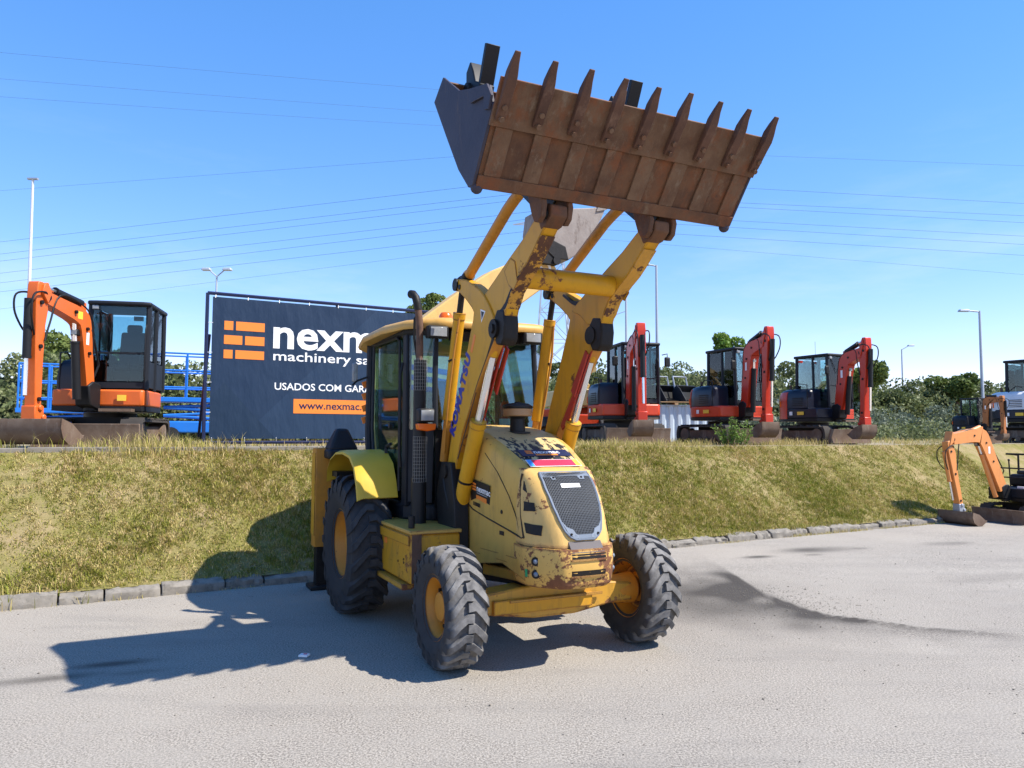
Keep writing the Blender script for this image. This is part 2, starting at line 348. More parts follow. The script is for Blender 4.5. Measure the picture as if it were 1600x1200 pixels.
# signed side: patch lies to the left / below the edge line
below = np.interp(X, [2.9, 3.03, 3.3, 3.62, 4., 4.5, 5.2], [10.2, 8.75, 8.0, 7.8, 7.5, 7.32, 7.2])-Y
side = (below > 0) & (X < 5.4)
line = np.exp(-(dl/.05)**2)*np.clip((4.9-X)/1.2, 0, 1)*(.6+.4*f2(X*6, Y*6))
spill = np.where(side | (X < 3.0), np.exp(-dl/np.interp(X, [2.8, 3.3, 4.5], [.62, .40, .13])), np.exp(-dl/.05))*np.clip((5.0-X)/1.3, 0, 1)
patch = np.exp(-(((X-2.35)/.9)**2+((Y-8.9)/1.0)**2))*(.55+.45*f1(X*1.7, Y*1.7)).clip(0, 1)*.85
stain = np.clip(.55*line+.95*spill*(.65+.35*f2(X*5, Y*5))+patch, 0, 1)
for (cx, cy, rx, ry, a) in [(3.80, 11.75, .28, .11, .85), (5.0, 12.5, .75, .26, .55), (4.75, 12.0, .18, .08, .6), (5.8, 12.7, .25, .1, .5), (-3.66, 5.9, .42, .09, .85), (-3.28, 6.3, .3, .08, .9), (-2.95, 6.1, .22, .05, .5), (7.6, 13.3, .5, .2, .5), (9.2, 12.2, .6, .14, .7), (4.9, 6.1, .35, .08, .3), (6.5, 10.2, .9, .25, .25)]:
    e = ((X-cx)*.94+(Y-cy)*.34)/rx; g = (-(X-cx)*.34+(Y-cy)*.94)/ry
    stain = np.maximum(stain, a*np.exp(-(e*e+g*g)**1.4)*(.75+.25*f2(X*3, Y*3)))
kd = (X-KP[0])*KN[0]+(Y-KP[1])*KN[1]                           # distance in front of kerb
dust = np.clip(np.exp(-((kd+.9)/.9)**2)*(.6+.4*f1(X, Y)), 0, 1)
Z = .012*f1(X*.5, Y*.5)*np.clip((Y-8.4)/3, 0, 1)+.022*np.exp(-(dl/.06)**2)*np.clip((5-X)/1., 0, 1)*(X > 2.3)-.015*spill*side
foot = np.hypot((X-.2)/3.2, (Y-7.6)/3.2); Z = Z*np.clip((foot-.8)/.3, 0, 1)
def road_mat():
    m, nt, p, N, L = new_mat('pale worn asphalt'); tc = obj_coord(nt)
    fine = noise(nt, 70, 5, .8, tc); mid = noise(nt, 3.2, 7, .65, tc); big = noise(nt, .45, 5, .6, tc); streak = noise(nt, 1.1, 6, .65, tc, sc=(.35, 1.6, 1))
    x = mix(nt, ramp(nt, fine, .43, .57), (.125, .109, .090), (.42, .378, .322))
    md = N.new('ShaderNodeMath'); md.operation = 'MULTIPLY'; md.inputs[1].default_value = .5; L.new(ramp(nt, mid, .42, .66), md.inputs[0]); x = mix(nt, md.outputs[0], x, (.295, .268, .23))
    fc = N.new('ShaderNodeMath'); fc.operation = 'MULTIPLY'; fc.inputs[1].default_value = .45; L.new(ramp(nt, big, .4, .75), fc.inputs[0])
    x = mix(nt, fc.outputs[0], x, (.375, .338, .285))
    sc = N.new('ShaderNodeMath'); sc.operation = 'MULTIPLY'; sc.inputs[1].default_value = .35; L.new(ramp(nt, streak, .52, .72), sc.inputs[0])
    x = mix(nt, sc.outputs[0], x, (.165, .152, .138))
    at2 = N.new('ShaderNodeAttribute'); at2.attribute_name = 'dust'; dm = N.new('ShaderNodeMath'); dm.operation = 'MULTIPLY'; dm.inputs[1].default_value = .55; L.new(at2.outputs['Fac'], dm.inputs[0])
    x = mix(nt, dm.outputs[0], x, (.35, .305, .25))
    # loose grit and pebbles
    vo = N.new('ShaderNodeTexVoronoi'); vo.inputs['Scale'].default_value = 17; L.new(tc, vo.inputs['Vector'])
    sp = ramp(nt, vo.outputs['Distance'], .035, .075, (1, 1, 1, 1), (0, 0, 0, 1))
    sm = N.new('ShaderNodeMath'); sm.operation = 'MULTIPLY'; L.new(sp, sm.inputs[0]); L.new(ramp(nt, noise(nt, 3.3, 3, .5, tc), .52, .6), sm.inputs[1])
    x = mix(nt, sm.outputs[0], x, (.09, .082, .075))
    at = N.new('ShaderNodeAttribute'); at.attribute_name = 'stain'
    s2 = N.new('ShaderNodeMath'); s2.operation = 'MULTIPLY_ADD'; L.new(at.outputs['Fac'], s2.inputs[0]); s2.inputs[1].default_value = 1.25
    n2 = N.new('ShaderNodeMath'); n2.operation = 'MULTIPLY'; L.new(at.outputs['Fac'], n2.inputs[0]); L.new(ramp(nt, noise(nt, 24, 8, .8, tc), .38, .62, (-.75, -.75, -.75, 1), (.15, .15, .15, 1)), n2.inputs[1]); L.new(n2.outputs[0], s2.inputs[2]); s2.use_clamp = True
    x = mix(nt, s2.outputs[0], x, (.062, .054, .046))
    L.new(x, p.inputs['Base Color']); p.inputs['Roughness'].default_value = .92; p.inputs['Specular IOR Level'].default_value = .25
    b1 = N.new('ShaderNodeBump'); b1.inputs['Strength'].default_value = .6; b1.inputs['Distance'].default_value = .008; L.new(fine, b1.inputs['Height'])
    b2 = N.new('ShaderNodeBump'); b2.inputs['Strength'].default_value = .3; b2.inputs['Distance'].default_value = .03; L.new(noise(nt, 14, 6, .7, tc), b2.inputs['Height']); L.new(b1.outputs[0], b2.inputs['Normal']); L.new(b2.outputs[0], p.inputs['Normal'])
    return m
tag(grid_obj('road', X, Y, Z, road_mat(), {'stain': stain, 'dust': dust}), kind='structure')

def soil_mat(name, a, b, c):
    m, nt, p, N, L = new_mat(name); tc = obj_coord(nt)
    x = mix(nt, ramp(nt, noise(nt, 6, 8, .7, tc), .35, .65), a, b); x = mix(nt, ramp(nt, noise(nt, 1.3, 6, .65, tc), .45, .65), x, c)
    L.new(x, p.inputs['Base Color']); p.inputs['Roughness'].default_value = .95; p.inputs['Specular IOR Level'].default_value = .1
    L.new(bump(nt, noise(nt, 30, 8, .8, tc), .8, .03), p.inputs['Normal']); return m
M['soil'] = soil_mat('dry grassy soil', (.25, .21, .08), (.17, .16, .042), (.33, .25, .135))
M['dirt'] = soil_mat('dry terrace dirt', (.34, .28, .20), (.27, .23, .16), (.24, .21, .11))
# embankment
fs = smooth_noise(12, 5); ft = smooth_noise(16, 6)
def slope_z(s, o):
    t = np.clip((o-.14)/SLOPE, 0, 1); z = .115+(TER-.115)*(t*.92+.08*t*t*(3-2*t))
    return z+np.sin(np.pi*t)*(.06*fs(s*.8, o)+.035*ft(s*3.2, o*3.2))
ss = np.arange(-30, 60.01, .12); oo = np.linspace(.10, SLOPE+.14, 26)
S, Ov = np.meshgrid(ss, oo); Zs = slope_z(S, Ov)
PX = KP[0]+KD[0]*S+KN[0]*Ov; PY = KP[1]+KD[1]*S+KN[1]*Ov
tag(grid_obj('embankment', PX, PY, Zs, M['soil']), kind='structure')
# terrace reaching the horizon
s2 = np.array([-600, -200, -80, -30, -10, 0, 10, 20, 30, 60, 120, 300, 900.]); o2 = np.array([SLOPE+.13, SLOPE+1, 4, 6, 9, 14, 25, 50, 100, 300, 1500.])
S2, O2 = np.meshgrid(s2, o2)
tag(grid_obj('terrace_ground', KP[0]+KD[0]*S2+KN[0]*O2, KP[1]+KD[1]*S2+KN[1]*O2, np.full(S2.shape, TER)-.004, M['dirt']), kind='structure')

# kerb stones: one by one
kerb = MB().box((0, 0, 0), (1, 1, 1)); kerb.v = [kw(s, o, z) for z in (-.2, .02) for s, o in ((-30, -.0), (60, -.0), (60, .12), (-30, .12))]
kerb = tag(kerb.build('kerb', M['concrete']), kind='structure')
s = -2.5; ki = 0
while s < 19:
    ln = random.uniform(.4, .85) if s < 5 else random.uniform(.3, .7); h = random.uniform(.10, .15); w = .17; j = random.uniform(-.035, .03)
    n = 8; secs = []
    for i in range(n+1):
        a = s+(ln-.018)*i/n; e = .012 if i in (0, n) else 0
        q = [(j+random.uniform(-.02, .02)+e, -.03), (j+random.uniform(-.018, .02)+e, h*.35), (j+random.uniform(-.014, .026)+e, h*.68), (j+.035+random.uniform(-.015, .03), h-e*2+random.uniform(-.035, .004)), (j+.10, h-e+random.uniform(-.015, .012)), (j+w, h+random.uniform(-.01, .01)), (j+w, -.03)]
        secs.append([kw(a, o, z) for o, z in q])
    MB().loft(secs).build('kerb_stone', M['concrete'], kerb, bevel=.008, ang=30)
    s += ln
# concrete edging along the terrace crest, left part
crest = tag(MB().prism([kw(-9, SLOPE+.2)[:2], kw(7, SLOPE+.2)[:2], kw(7, SLOPE+.3)[:2], kw(-9, SLOPE+.3)[:2]], TER-.2, TER-.02, 'Z').build('crest_edging', M['concrete']), kind='structure')
s = -9.
while s < 6.8:
    ln = random.uniform(.95, 1.05); z = random.uniform(-.008, .008); secs = []
    for a in (s, s+ln-.015):
        secs.append([kw(a, SLOPE+.12, TER-.14), kw(a, SLOPE+.125, TER+.05+z), kw(a, SLOPE+.33, TER+.055+z), kw(a, SLOPE+.33, TER-.14)])
    MB().loft(secs).build('edging_block', M['edging'], crest, bevel=.006); s += ln

# grass ------------------------------------------------------------
def grass_mat():
    m, nt, p, N, L = new_mat('mixed green and dry grass')
    at = N.new('ShaderNodeAttribute'); at.attribute_name = 'tint'
    r = N.new('ShaderNodeValToRGB'); e = r.color_ramp.elements; e[0].position = 0; e[0].color = (.085, .115, .012, 1); e[1].position = 1; e[1].color = (.62, .47, .24, 1)
    for pos, c in ((.3, (.20, .225, .026)), (.55, (.34, .31, .062)), (.78, (.50, .40, .155))):
        q = e.new(pos); q.color = c4(c)
    L.new(at.outputs['Fac'], r.inputs[0]); L.new(r.outputs[0], p.inputs['Base Color']); p.inputs['Roughness'].default_value = .7; p.inputs['Specular IOR Level'].default_value = .2
    tl = N.new('ShaderNodeBsdfTranslucent'); L.new(r.outputs[0], tl.inputs[0]); ms = N.new('ShaderNodeMixShader'); ms.inputs[0].default_value = .25
    L.new(p.outputs[0], ms.inputs[1]); L.new(tl.outputs[0], ms.inputs[2]); L.new(ms.outputs[0], N['Material Output'].inputs[0]); return m
M['grass'] = grass_mat()
def blades(name, P, L, W, tint, lean, label, cat='grass', seg=2):
    n = len(P); az = rng.uniform(0, 2*np.pi, n); la = az+rng.normal(0, .5, n)+np.pi/2
    side = np.stack([np.cos(az), np.sin(az), np.zeros(n)], -1)*W[:, None]/2
    ld = np.stack([np.cos(la), np.sin(la), np.zeros(n)], -1)
    up = np.array([0, 0, 1.])
    mid = P+up*(L*.55)[:, None]+ld*(L*lean*.3)[:, None]; tip = P+up*(L*(1-.35*lean))[:, None]+ld*(L*lean)[:, None]
    V = np.stack([P-side, P+side, mid+side*.75, mid-side*.75, tip], 1).reshape(-1, 3)
    b = (np.arange(n)*5)[:, None]
    me = bpy.data.meshes.new(name); me.vertices.add(5*n); me.vertices.foreach_set('co', V.astype(np.float32).ravel())
    loops = np.concatenate([b+np.array([0, 1, 2, 3]), b+np.array([3, 2, 4])], 1).ravel()
    me.loops.add(len(loops)); me.loops.foreach_set('vertex_index', loops.astype(np.int32))
    me.polygons.add(2*n); st = (np.arange(n)*7)[:, None]+np.array([0, 4]); me.polygons.foreach_set('loop_start', st.ravel().astype(np.int32))
    me.update(calc_edges=True); me.materials.append(M['grass'])
    at = me.attributes.new('tint', 'FLOAT', 'POINT'); at.data.foreach_set('value', np.repeat(np.clip(tint, 0, 1), 5).astype(np.float32))
    o = bpy.data.objects.new(name, me); COL.objects.link(o); return tag(o, label, cat, kind='stuff')
fg = smooth_noise(18, 11); fb = smooth_noise(18, 12)
def patchy(s, o):  # tuft density / dryness fields
    return .5+.5*np.tanh(1.1*fg(s*2.2, o*2.2)), .5+.5*np.tanh(1.0*fb(s*1.1, o*1.1)+.5*fg(s*5, o*5))
nt_ = 62000
ts = rng.uniform(-10, 21, nt_); to = rng.uniform(.14, SLOPE+.12, nt_)
den, dry = patchy(ts, to); hole = .5+.5*np.tanh(2.2*(fb(ts*1.6+9, to*1.6)+.8)); keep = rng.uniform(0, 1, nt_) < (.5+.5*den)*(.5+.5*hole)*np.clip((28-ts)/14, .7, 1)
ts, to, den, dry = ts[keep], to[keep], den[keep], dry[keep]; nt_ = len(ts)
tt_ = .04+np.where(rng.uniform(0, 1, nt_) < .16+.36*dry, rng.normal(.78, .10, nt_), rng.normal(.32, .13, nt_)+.10*dry)+.12*(to > SLOPE-.3)
tl = rng.uniform(.6, 1.35, nt_)*(.6+.7*den); per = 11
i_ = np.repeat(np.arange(nt_), per); n = len(i_); rr = rng.normal(0, .028, (n, 2))
s_ = ts[i_]+rr[:, 0]; o_ = np.clip(to[i_]+rr[:, 1], .13, SLOPE+.13)
P = np.stack([KP[0]+KD[0]*s_+KN[0]*o_, KP[1]+KD[1]*s_+KN[1]*o_, slope_z(s_, o_)-.008], -1)
blades('embankment_grass', P, rng.uniform(.035, .088, n)*tl[i_], rng.uniform(.006, .012, n), tt_[i_]+rng.normal(0, .09, n), rng.uniform(.25, 1.25, n), 'patchy green and straw coloured grass covering the sloping bank')
# ragged verge grass at the kerb, and tall dry grass along the crest
def verge(name, n, s0, s1, o0, o1, zf, l0, l1, t0, t1, w0, w1, label, clump=1.):
    s_ = rng.uniform(s0, s1, n); o_ = rng.uniform(o0, o1, n); k = rng.uniform(0, 1, n) < np.clip(.5+.9*clump*fg(s_*1.7+3, o_*1.7), .03, 1); s_, o_ = s_[k], o_[k]; n = len(s_)
    P = np.stack([KP[0]+KD[0]*s_+KN[0]*o_, KP[1]+KD[1]*s_+KN[1]*o_, zf(s_, o_)], -1)
    return blades(name, P, rng.uniform(l0, l1, n)*(.6+.5*np.clip(fb(s_*2, o_), 0, 1.4)), rng.uniform(w0, w1, n), rng.uniform(t0, t1, n), rng.uniform(.15, .8, n), label)
verge('crest_grass', 26000, -6, 22, SLOPE-.1, SLOPE+1.5, lambda s, o: np.where(o < SLOPE+.14, slope_z(s, o), TER), .05, .22, .55, 1., .005, .010, 'dry straw grass tufts along the crest of the bank', 1.4)
verge('tall_weeds', 7000, -4, 3.2, SLOPE+.4, SLOPE+2.2, lambda s, o: 0*s+TER, .12, .42, .35, .95, .006, .012, 'tall dry weeds on the terrace in front of the orange excavator', 2.)
verge('kerb_weeds', 16000, -9, .9, -.10, .35, lambda s, o: np.where(o < .16, np.clip((o+.05)*2, 0, .14), slope_z(s, o)), .05, .24, .2, .9, .006, .012, 'overgrown weeds hiding the kerb at its left end', .6)
verge('kerb_foot_grass', 4200, 0, 17, -.09, .0, lambda s, o: 0*s, .02, .09, .5, 1., .004, .008, 'sparse dry grass growing at the foot of the kerb', 2.)
verge('terrace_grass', 16000, 3, 34, SLOPE+1.5, 9, lambda s, o: 0*s+TER, .05, .30, .5, 1., .007, .014, 'thin dry grass on the terrace between the parked machines', 1.6)
# ------------------------------------------------------------------ foliage
def leaf_mat(name, a, b, c):
    m, nt, p, N, L = new_mat(name); at = N.new('ShaderNodeAttribute'); at.attribute_name = 'tint'
    r = N.new('ShaderNodeValToRGB'); e = r.color_ramp.elements; e[0].position = 0; e[0].color = c4(a); e[1].position = 1; e[1].color = c4(c); q = e.new(.5); q.color = c4(b)
    L.new(at.outputs['Fac'], r.inputs[0]); L.new(r.outputs[0], p.inputs['Base Color']); p.inputs['Roughness'].default_value = .55; p.inputs['Specular IOR Level'].default_value = .25
    tl = N.new('ShaderNodeBsdfTranslucent'); L.new(r.outputs[0], tl.inputs[0]); ms = N.new('ShaderNodeMixShader'); ms.inputs[0].default_value = .3
    L.new(p.outputs[0], ms.inputs[1]); L.new(tl.outputs[0], ms.inputs[2]); L.new(ms.outputs[0], N['Material Output'].inputs[0]); return m
M['leaf'] = leaf_mat('scrub leaves', (.065, .085, .03), (.145, .175, .065), (.29, .30, .15))
M['leafgrey'] = leaf_mat('grey green leaves', (.09, .12, .08), (.16, .19, .13), (.28, .30, .20))
M['leaftree'] = leaf_mat('tree leaves', (.055, .085, .02), (.125, .17, .04), (.24, .28, .08))
M['leafbush'] = leaf_mat('bright bush leaves', (.06, .12, .015), (.12, .22, .03), (.22, .31, .07))
def leaves(name, C, size, tint, mat, parent=None, elong=1.7):
    n = len(C); d = rng.normal(0, 1, (n, 3)); d /= np.linalg.norm(d, axis=1)[:, None]
    e = np.cross(d, rng.normal(0, 1, (n, 3))); e /= np.linalg.norm(e, axis=1)[:, None]
    a = d*(size*elong/2)[:, None]; b = e*(size/2)[:, None]
    V = np.stack([C-a, C+b*.9-a*.1, C+a, C-b*.9-a*.1], 1).reshape(-1, 3)
    me = bpy.data.meshes.new(name); me.vertices.add(4*n); me.vertices.foreach_set('co', V.astype(np.float32).ravel())
    me.loops.add(4*n); me.loops.foreach_set('vertex_index', np.arange(4*n, dtype=np.int32)); me.polygons.add(n); me.polygons.foreach_set('loop_start', (np.arange(n)*4).astype(np.int32)); me.update(calc_edges=True)
    me.materials.append(mat); at = me.attributes.new('tint', 'FLOAT', 'POINT'); at.data.foreach_set('value', np.repeat(np.clip(tint, 0, 1), 4).astype(np.float32))
    o = bpy.data.objects.new(name, me); COL.objects.link(o); o.parent = parent; return o
def clump_points(blobs, n_per):
    out = []; tt = []
    for (x, y, z, rx, ry, rz) in blobs:
        n = int(n_per); d = rng.normal(0, 1, (n, 3)); d /= np.linalg.norm(d, axis=1)[:, None]; r = rng.uniform(.55, 1.08, n)**.6
        out.append(np.array([x, y, z])+d*r[:, None]*np.array([rx, ry, rz])); tt.append(np.full(n, rng.uniform(.2, .75))+rng.normal(0, .16, n))
    return np.concatenate(out), np.concatenate(tt)
def scrub(name, s0, s1, o0, o1, hfun, n, leaf, mat, label, per=260, cat='scrub'):
    bl = []
    for i in range(n):
        s = random.uniform(s0, s1); o = random.uniform(o0, o1); p = kw(s, o); h = hfun(s)*random.uniform(.55, 1.06)
        zc = random.uniform(.25, 1)*h; r = random.uniform(.35, .9)
        bl.append((p[0], p[1], TER+max(.2, zc-r*.7), r*1.15, r*1.15, r))
    C, t = clump_points(bl, per); return tag(leaves(name, C, rng.uniform(.6, 1.3, len(C))*leaf, t, mat), label, cat, kind='stuff')
verge('kerb_overhang', 16000, .8, 18, .05, .24, lambda s, o: 0*s+.115, .04, .15, .25, .95, .005, .010, 'grass spilling over the back of the kerb stones', 1.6)
verge('crest_tufts', 9000, -8, 20, SLOPE-.05, SLOPE+.32, lambda s, o: np.where(o < SLOPE+.1, slope_z(s, o), TER+.03), .08, .34, .4, 1., .005, .010, 'ragged dry tufts growing over the crest edging', 2.2)

# ------------------------------------------------------------------ the yellow backhoe loader (local frame: X forward, Y left, Z up)
TH = .4564
bl = empty('backhoe_loader', (.3232, 6.6656, 0), TH-math.pi/2, 'worn yellow backhoe loader with its rusty front bucket raised high', 'backhoe loader')
def make_tyre(name, parent, c, Rr, hw, rimr, nl, lugh, lw, dust_shade, flip=1):
    mb = MB()
    sw = Rr-rimr
    prof = [(rimr-.015, -hw*.72), (rimr+.02, -hw*.80), (rimr+sw*.35, -hw*1.0), (rimr+sw*.62, -hw*1.02), (Rr-lugh-.035, -hw*.93), (Rr-lugh-.008, -hw*.72), (Rr-lugh, -hw*.3), (Rr-lugh, hw*.3), (Rr-lugh-.008, hw*.72), (Rr-lugh-.035, hw*.93), (rimr+sw*.62, hw*1.02), (rimr+sw*.35, hw*1.0), (rimr+.02, hw*.80), (rimr-.015, hw*.72)]
    mb.lathe(prof, c, 'Y', 56)
    nb = len(mb.v)
    for sd in (-1, 1):
        for k in range(nl):
            t0 = 2*math.pi*(k+(.5 if sd > 0 else 0))/nl
            st = [(-.14, Rr, 0., 1.0), (.20, Rr, .01, 1.0), (.55, Rr-.004, .10*flip, 1.05), (.80, Rr-.010, .20*flip, 1.1), (.985, Rr-.035, .27*flip, 1.1), (1.05, Rr-.105*Rr/.49, .31*flip, 1.0)]
            secs = []
            for y, r, dt, ws in st:
                jit = random.uniform(-.008, .008)
                w = lw*ws/Rr/2; rb = r-lugh-.02
                if y > 1.0: rb = r-.03; r = r-.004
                yy = c[1]+sd*y*hw; T = t0+dt
                secs.append([(c[0]+rr*math.cos(T+a), yy, c[2]+rr*math.sin(T+a)) for rr, a in ((rb, -w*1.15), (r, -w*.92+jit), (r, w*.92+jit), (rb, w*1.15))])
            mb.loft(secs)
    o = mb.build(name, M['tyre'], parent, ang=40)
    at = o.data.attributes.new('dust', 'FLOAT', 'POINT'); vals = []
    for i, v in enumerate(mb.v):
        r = math.hypot(v[0]-c[0], v[2]-c[2]); q = abs(v[1]-c[1])/hw
        vals.append(dust_shade*(1.0 if r > Rr-.03 else .75 if (q < .95 and r > Rr-.09) else .12))
    at.data.foreach_set('value', vals); return o
def wheel(name, c, Rr, hw, rimr, nl, lugh, lw, dust_shade, sd, dish, flip=1):
    mb = MB()  # rim with its flange, well and disc; outer side sd
    pr = [(rimr+.012, sd*hw*.80), (rimr+.022, sd*hw*.74), (rimr-.005, sd*hw*.70), (rimr-.03, sd*hw*.45), (rimr-.045, sd*(hw*.45-dish*.6)), (rimr*.80, sd*(hw*.45-dish)), (rimr*.50, sd*(hw*.45-dish+.02)), (rimr*.46, sd*(hw*.45-dish+.075)), (rimr*.30, sd*(hw*.45-dish+.085)), (.001, sd*(hw*.45-dish+.085))]
    mb.lathe(pr, c, 'Y', 40)
    mb.lathe([(rimr+.012, -sd*hw*.80), (rimr-.005, -sd*hw*.70), (rimr-.04, -sd*hw*.3), (rimr-.06, 0), (rimr*.55, sd*.02), (.10, -sd*.02)], c, 'Y', 40)
    w = mb.build(name, M['rim'], bl, ang=30)
    nb = MB()
    for k in range(8):
        t = 2*math.pi*k/8; p = (c[0]+rimr*.62*math.cos(t), c[1]+sd*(hw*.45-dish+.012), c[2]+rimr*.62*math.sin(t))
        nb.cyl(p, (p[0], p[1]+sd*.03, p[2]), .016, n=6)
    nb.build('wheel_nuts', M['grease'], w)
    make_tyre('tyre', w, c, Rr, hw, rimr, nl, lugh, lw, dust_shade, flip); return w
for sd in (-1, 1):
    wheel('front_wheel', (0, sd*.93, .488), .49, .165, .252, 19, .034, .070, 1.0, sd, .07, -1)
    wheel('rear_wheel', (-2.25, sd*1.125, .722), .725, .215, .352, 20, .042, .075, .16, sd, .10, -1)  # low dust value darkens the rear tyres to stand for shade
# axle and chassis
ax = MB().prism([(-.80, .40), (-.62, .40), (-.2, .34), (.2, .34), (.62, .40), (.80, .40), (.80, .56), (.62, .58), (.2, .62), (-.2, .62), (-.62, .58), (-.80, .56)], -.10, .12, 'X').build('front_axle', M['rustbar'], bl, bevel=.015)
MB().box((.135, -.12, .46), (.04, .95, .12)).build('axle_guard_plate', M['yellow'], ax, bevel=.008)
MB().box((.158, .0, .505), (.02, .9, .02)).build('axle_rib', M['rustbar'], ax)
for sd in (-1, 1): MB().cyl((0, sd*.60, .488), (0, sd*.86, .488), .115, .14, 18).build('axle_hub', M['rim'], ax)
MB().tube([(-.14, -.8, .5), (-.15, 0, .5), (-.14, .8, .5)], .022).build('steering_rod', M['black'], ax)
MB().prism([(-3.3, .55), (-.9, .50), (-.2, .58), (.42, .66), (.42, .74), (-.25, .95), (-3.3, 1.0)], -.30, .30).build('chassis_frame', M['black'], bl, bevel=.01)
MB().cyl((-2.25, -1.0, .722), (-2.25, 1.0, .722), .17, n=18).build('rear_axle', M['black'], bl)
MB().box((-.35, 0, .85), (.9, .62, .45)).build('engine_block', M['grease'], bl, bevel=.02)
for sd in (-1, 1): MB().prism([(-.6, .60), (.1, .66), (.1, .74), (-.6, .70)], sd*.30, sd*.36).build('frame_rail', M['rustbar'], bl, bevel=.005)
# hood ---------------------------------------------------------------
hs = [(-1.32, .455, 1.975), (-.95, .45, 1.955), (-.55, .435, 1.895), (-.25, .41, 1.79), (0., .375, 1.675), (.17, .342, 1.585)]
def hw_at(x): return float(np.interp(x, [h[0] for h in hs]+[.30, .36], [h[1] for h in hs]+[.37, .39]))
def ht_at(x): return float(np.interp(x, [h[0] for h in hs], [h[2] for h in hs]))
def side_y(x, z):   # side wall bulges from the narrower top to the wider foot
    top = ht_at(min(x, .17)); w = hw_at(x); foot = max(w, .40); t = min(1, max(0, (top-.05-z)/.8)); return w+(foot-w)*t
secs = []
for x, w, t in hs:
    q = []
    zb = .80
    pts = [(side_y(x, zb), zb), (side_y(x, 1.1), 1.1), (side_y(x, 1.4), 1.4 if t > 1.5 else t-.1), (w, t-.09), (w-.012, t-.045), (w-.045, t-.015), (w-.10, t-.002), (w*.4, t+.010)]
    q = [(x, -y, z) for y, z in pts] + [(x, y, z) for y, z in pts[::-1]]
    secs.append(q)
hood = MB().loft(secs).build('hood', M['hood'], bl, ang=50)
# lower side skirts of the hood
for sd in (-1, 1):
    sk = [[(x, sd*(side_y(x, z)-o), z) for z, o in ((zt, .0), (zb, .0), (zb, .05), (zt, .05))] for x, zt, zb in ((-1.05, .86, .70), (-.5, .86, .72), (-.1, .86, .78), (.33, .86, .705))]
    MB().loft(sk).build('hood_skirt', M['hood'], hood, ang=50)
# black flaked anti-glare paint on the hood top
def flake_mat():
    m, nt, p, N, L = new_mat('flaking black over yellow'); tc = obj_coord(nt)
    sep = N.new('ShaderNodeSeparateXYZ'); L.new(tc, sep.inputs[0])
    n1 = noise(nt, 11, 4, .6, tc, sc=(.7, 1.6, 1)); mr = N.new('ShaderNodeMapRange'); mr.inputs[1].default_value = -.62; mr.inputs[2].default_value = .12; mr.inputs[3].default_value = -.10; mr.inputs[4].default_value = .17; L.new(sep.outputs[0], mr.inputs[0])
    a = N.new('ShaderNodeMath'); a.operation = 'ADD'; L.new(n1, a.inputs[0]); L.new(mr.outputs[0], a.inputs[1])
    g = ramp(nt, a.outputs[0], .545, .575)
    yel = mix(nt, noise(nt, 6, 6), (.46, .33, .15), (.62, .46, .2))
    yel = mix(nt, ramp(nt, noise(nt, 9, 8, .75), .62, .7), yel, (.16, .10, .05))
    L.new(mix(nt, g, yel, (.016, .016, .02)), p.inputs['Base Color']); p.inputs['Roughness'].default_value = .5; return m
M['flake'] = flake_mat()
ft_ = []
for x in (-1.05, -.8, -.55, -.4, -.25, -.12, 0., .12):
    w = hw_at(x)-.105; t = ht_at(x)
    ft_.append([(x, -w, t+.0015), (x, -w*.4, t+.0135), (x, w*.4, t+.0135), (x, w, t+.0015), (x, w, t-.02), (x, -w, t-.02)])
MB().loft(ft_).build('hood_top_panel', M['flake'], hood, ang=50)
# nose
nz = [(1.605, .17, .20, .12, .330), (1.575, .25, .235, .135, .340), (1.50, .335, .245, .155, .350), (1.38, .430, .250, .185, .362), (1.24, .515, .240, .230, .374), (1.10, .580, .225, .280, .384), (.985, .610, .215, .31, .390)]
nz2 = [(.980, .655, .225, .325, .400), (.93, .668, .23, .33, .402), (.80, .672, .225, .335, .400), (.70, .655, .215, .335, .395), (.665, .61, .20, .335, .38)]
def nose_sec(z, xf, wf, xs, ws):
    hp = [(xs-.22, ws-.01), (xs-.06, ws+.001), (xs, ws), ((xs*.62+xf*.38), ws*.72+wf*.34), ((xs*.28+xf*.72), wf*.98+ws*.16), (xf-.022, wf+.012), (xf-.004, wf-.03), (xf+.006, wf*.5), (xf+.010, 0)]
    return [(x, -y, z) for x, y in hp] + [(x, y, z) for x, y in hp[:-1][::-1]]
nose = MB().loft([nose_sec(*q) for q in nz]).build('nose_cowl', M['nose'], bl, ang=45)
low = MB().loft([nose_sec(*q) for q in nz2]).build('front_bumper', M['lownose'], bl, ang=40)
def nose_at(z, tab=None):
    t = (nz if z > .982 else nz2)[::-1]; zz = [q[0] for q in t]
    return [float(np.interp(z, zz, [q[k] for q in t])) for k in range(1, 5)]
def nose_x(y, z):   # front surface X at (y, z)
    s_ = nose_sec(z, *nose_at(z))[:9]; ys = [-p[1] for p in s_][::-1]; xs = [p[0] for p in s_][::-1]; return float(np.interp(abs(y), ys, xs))
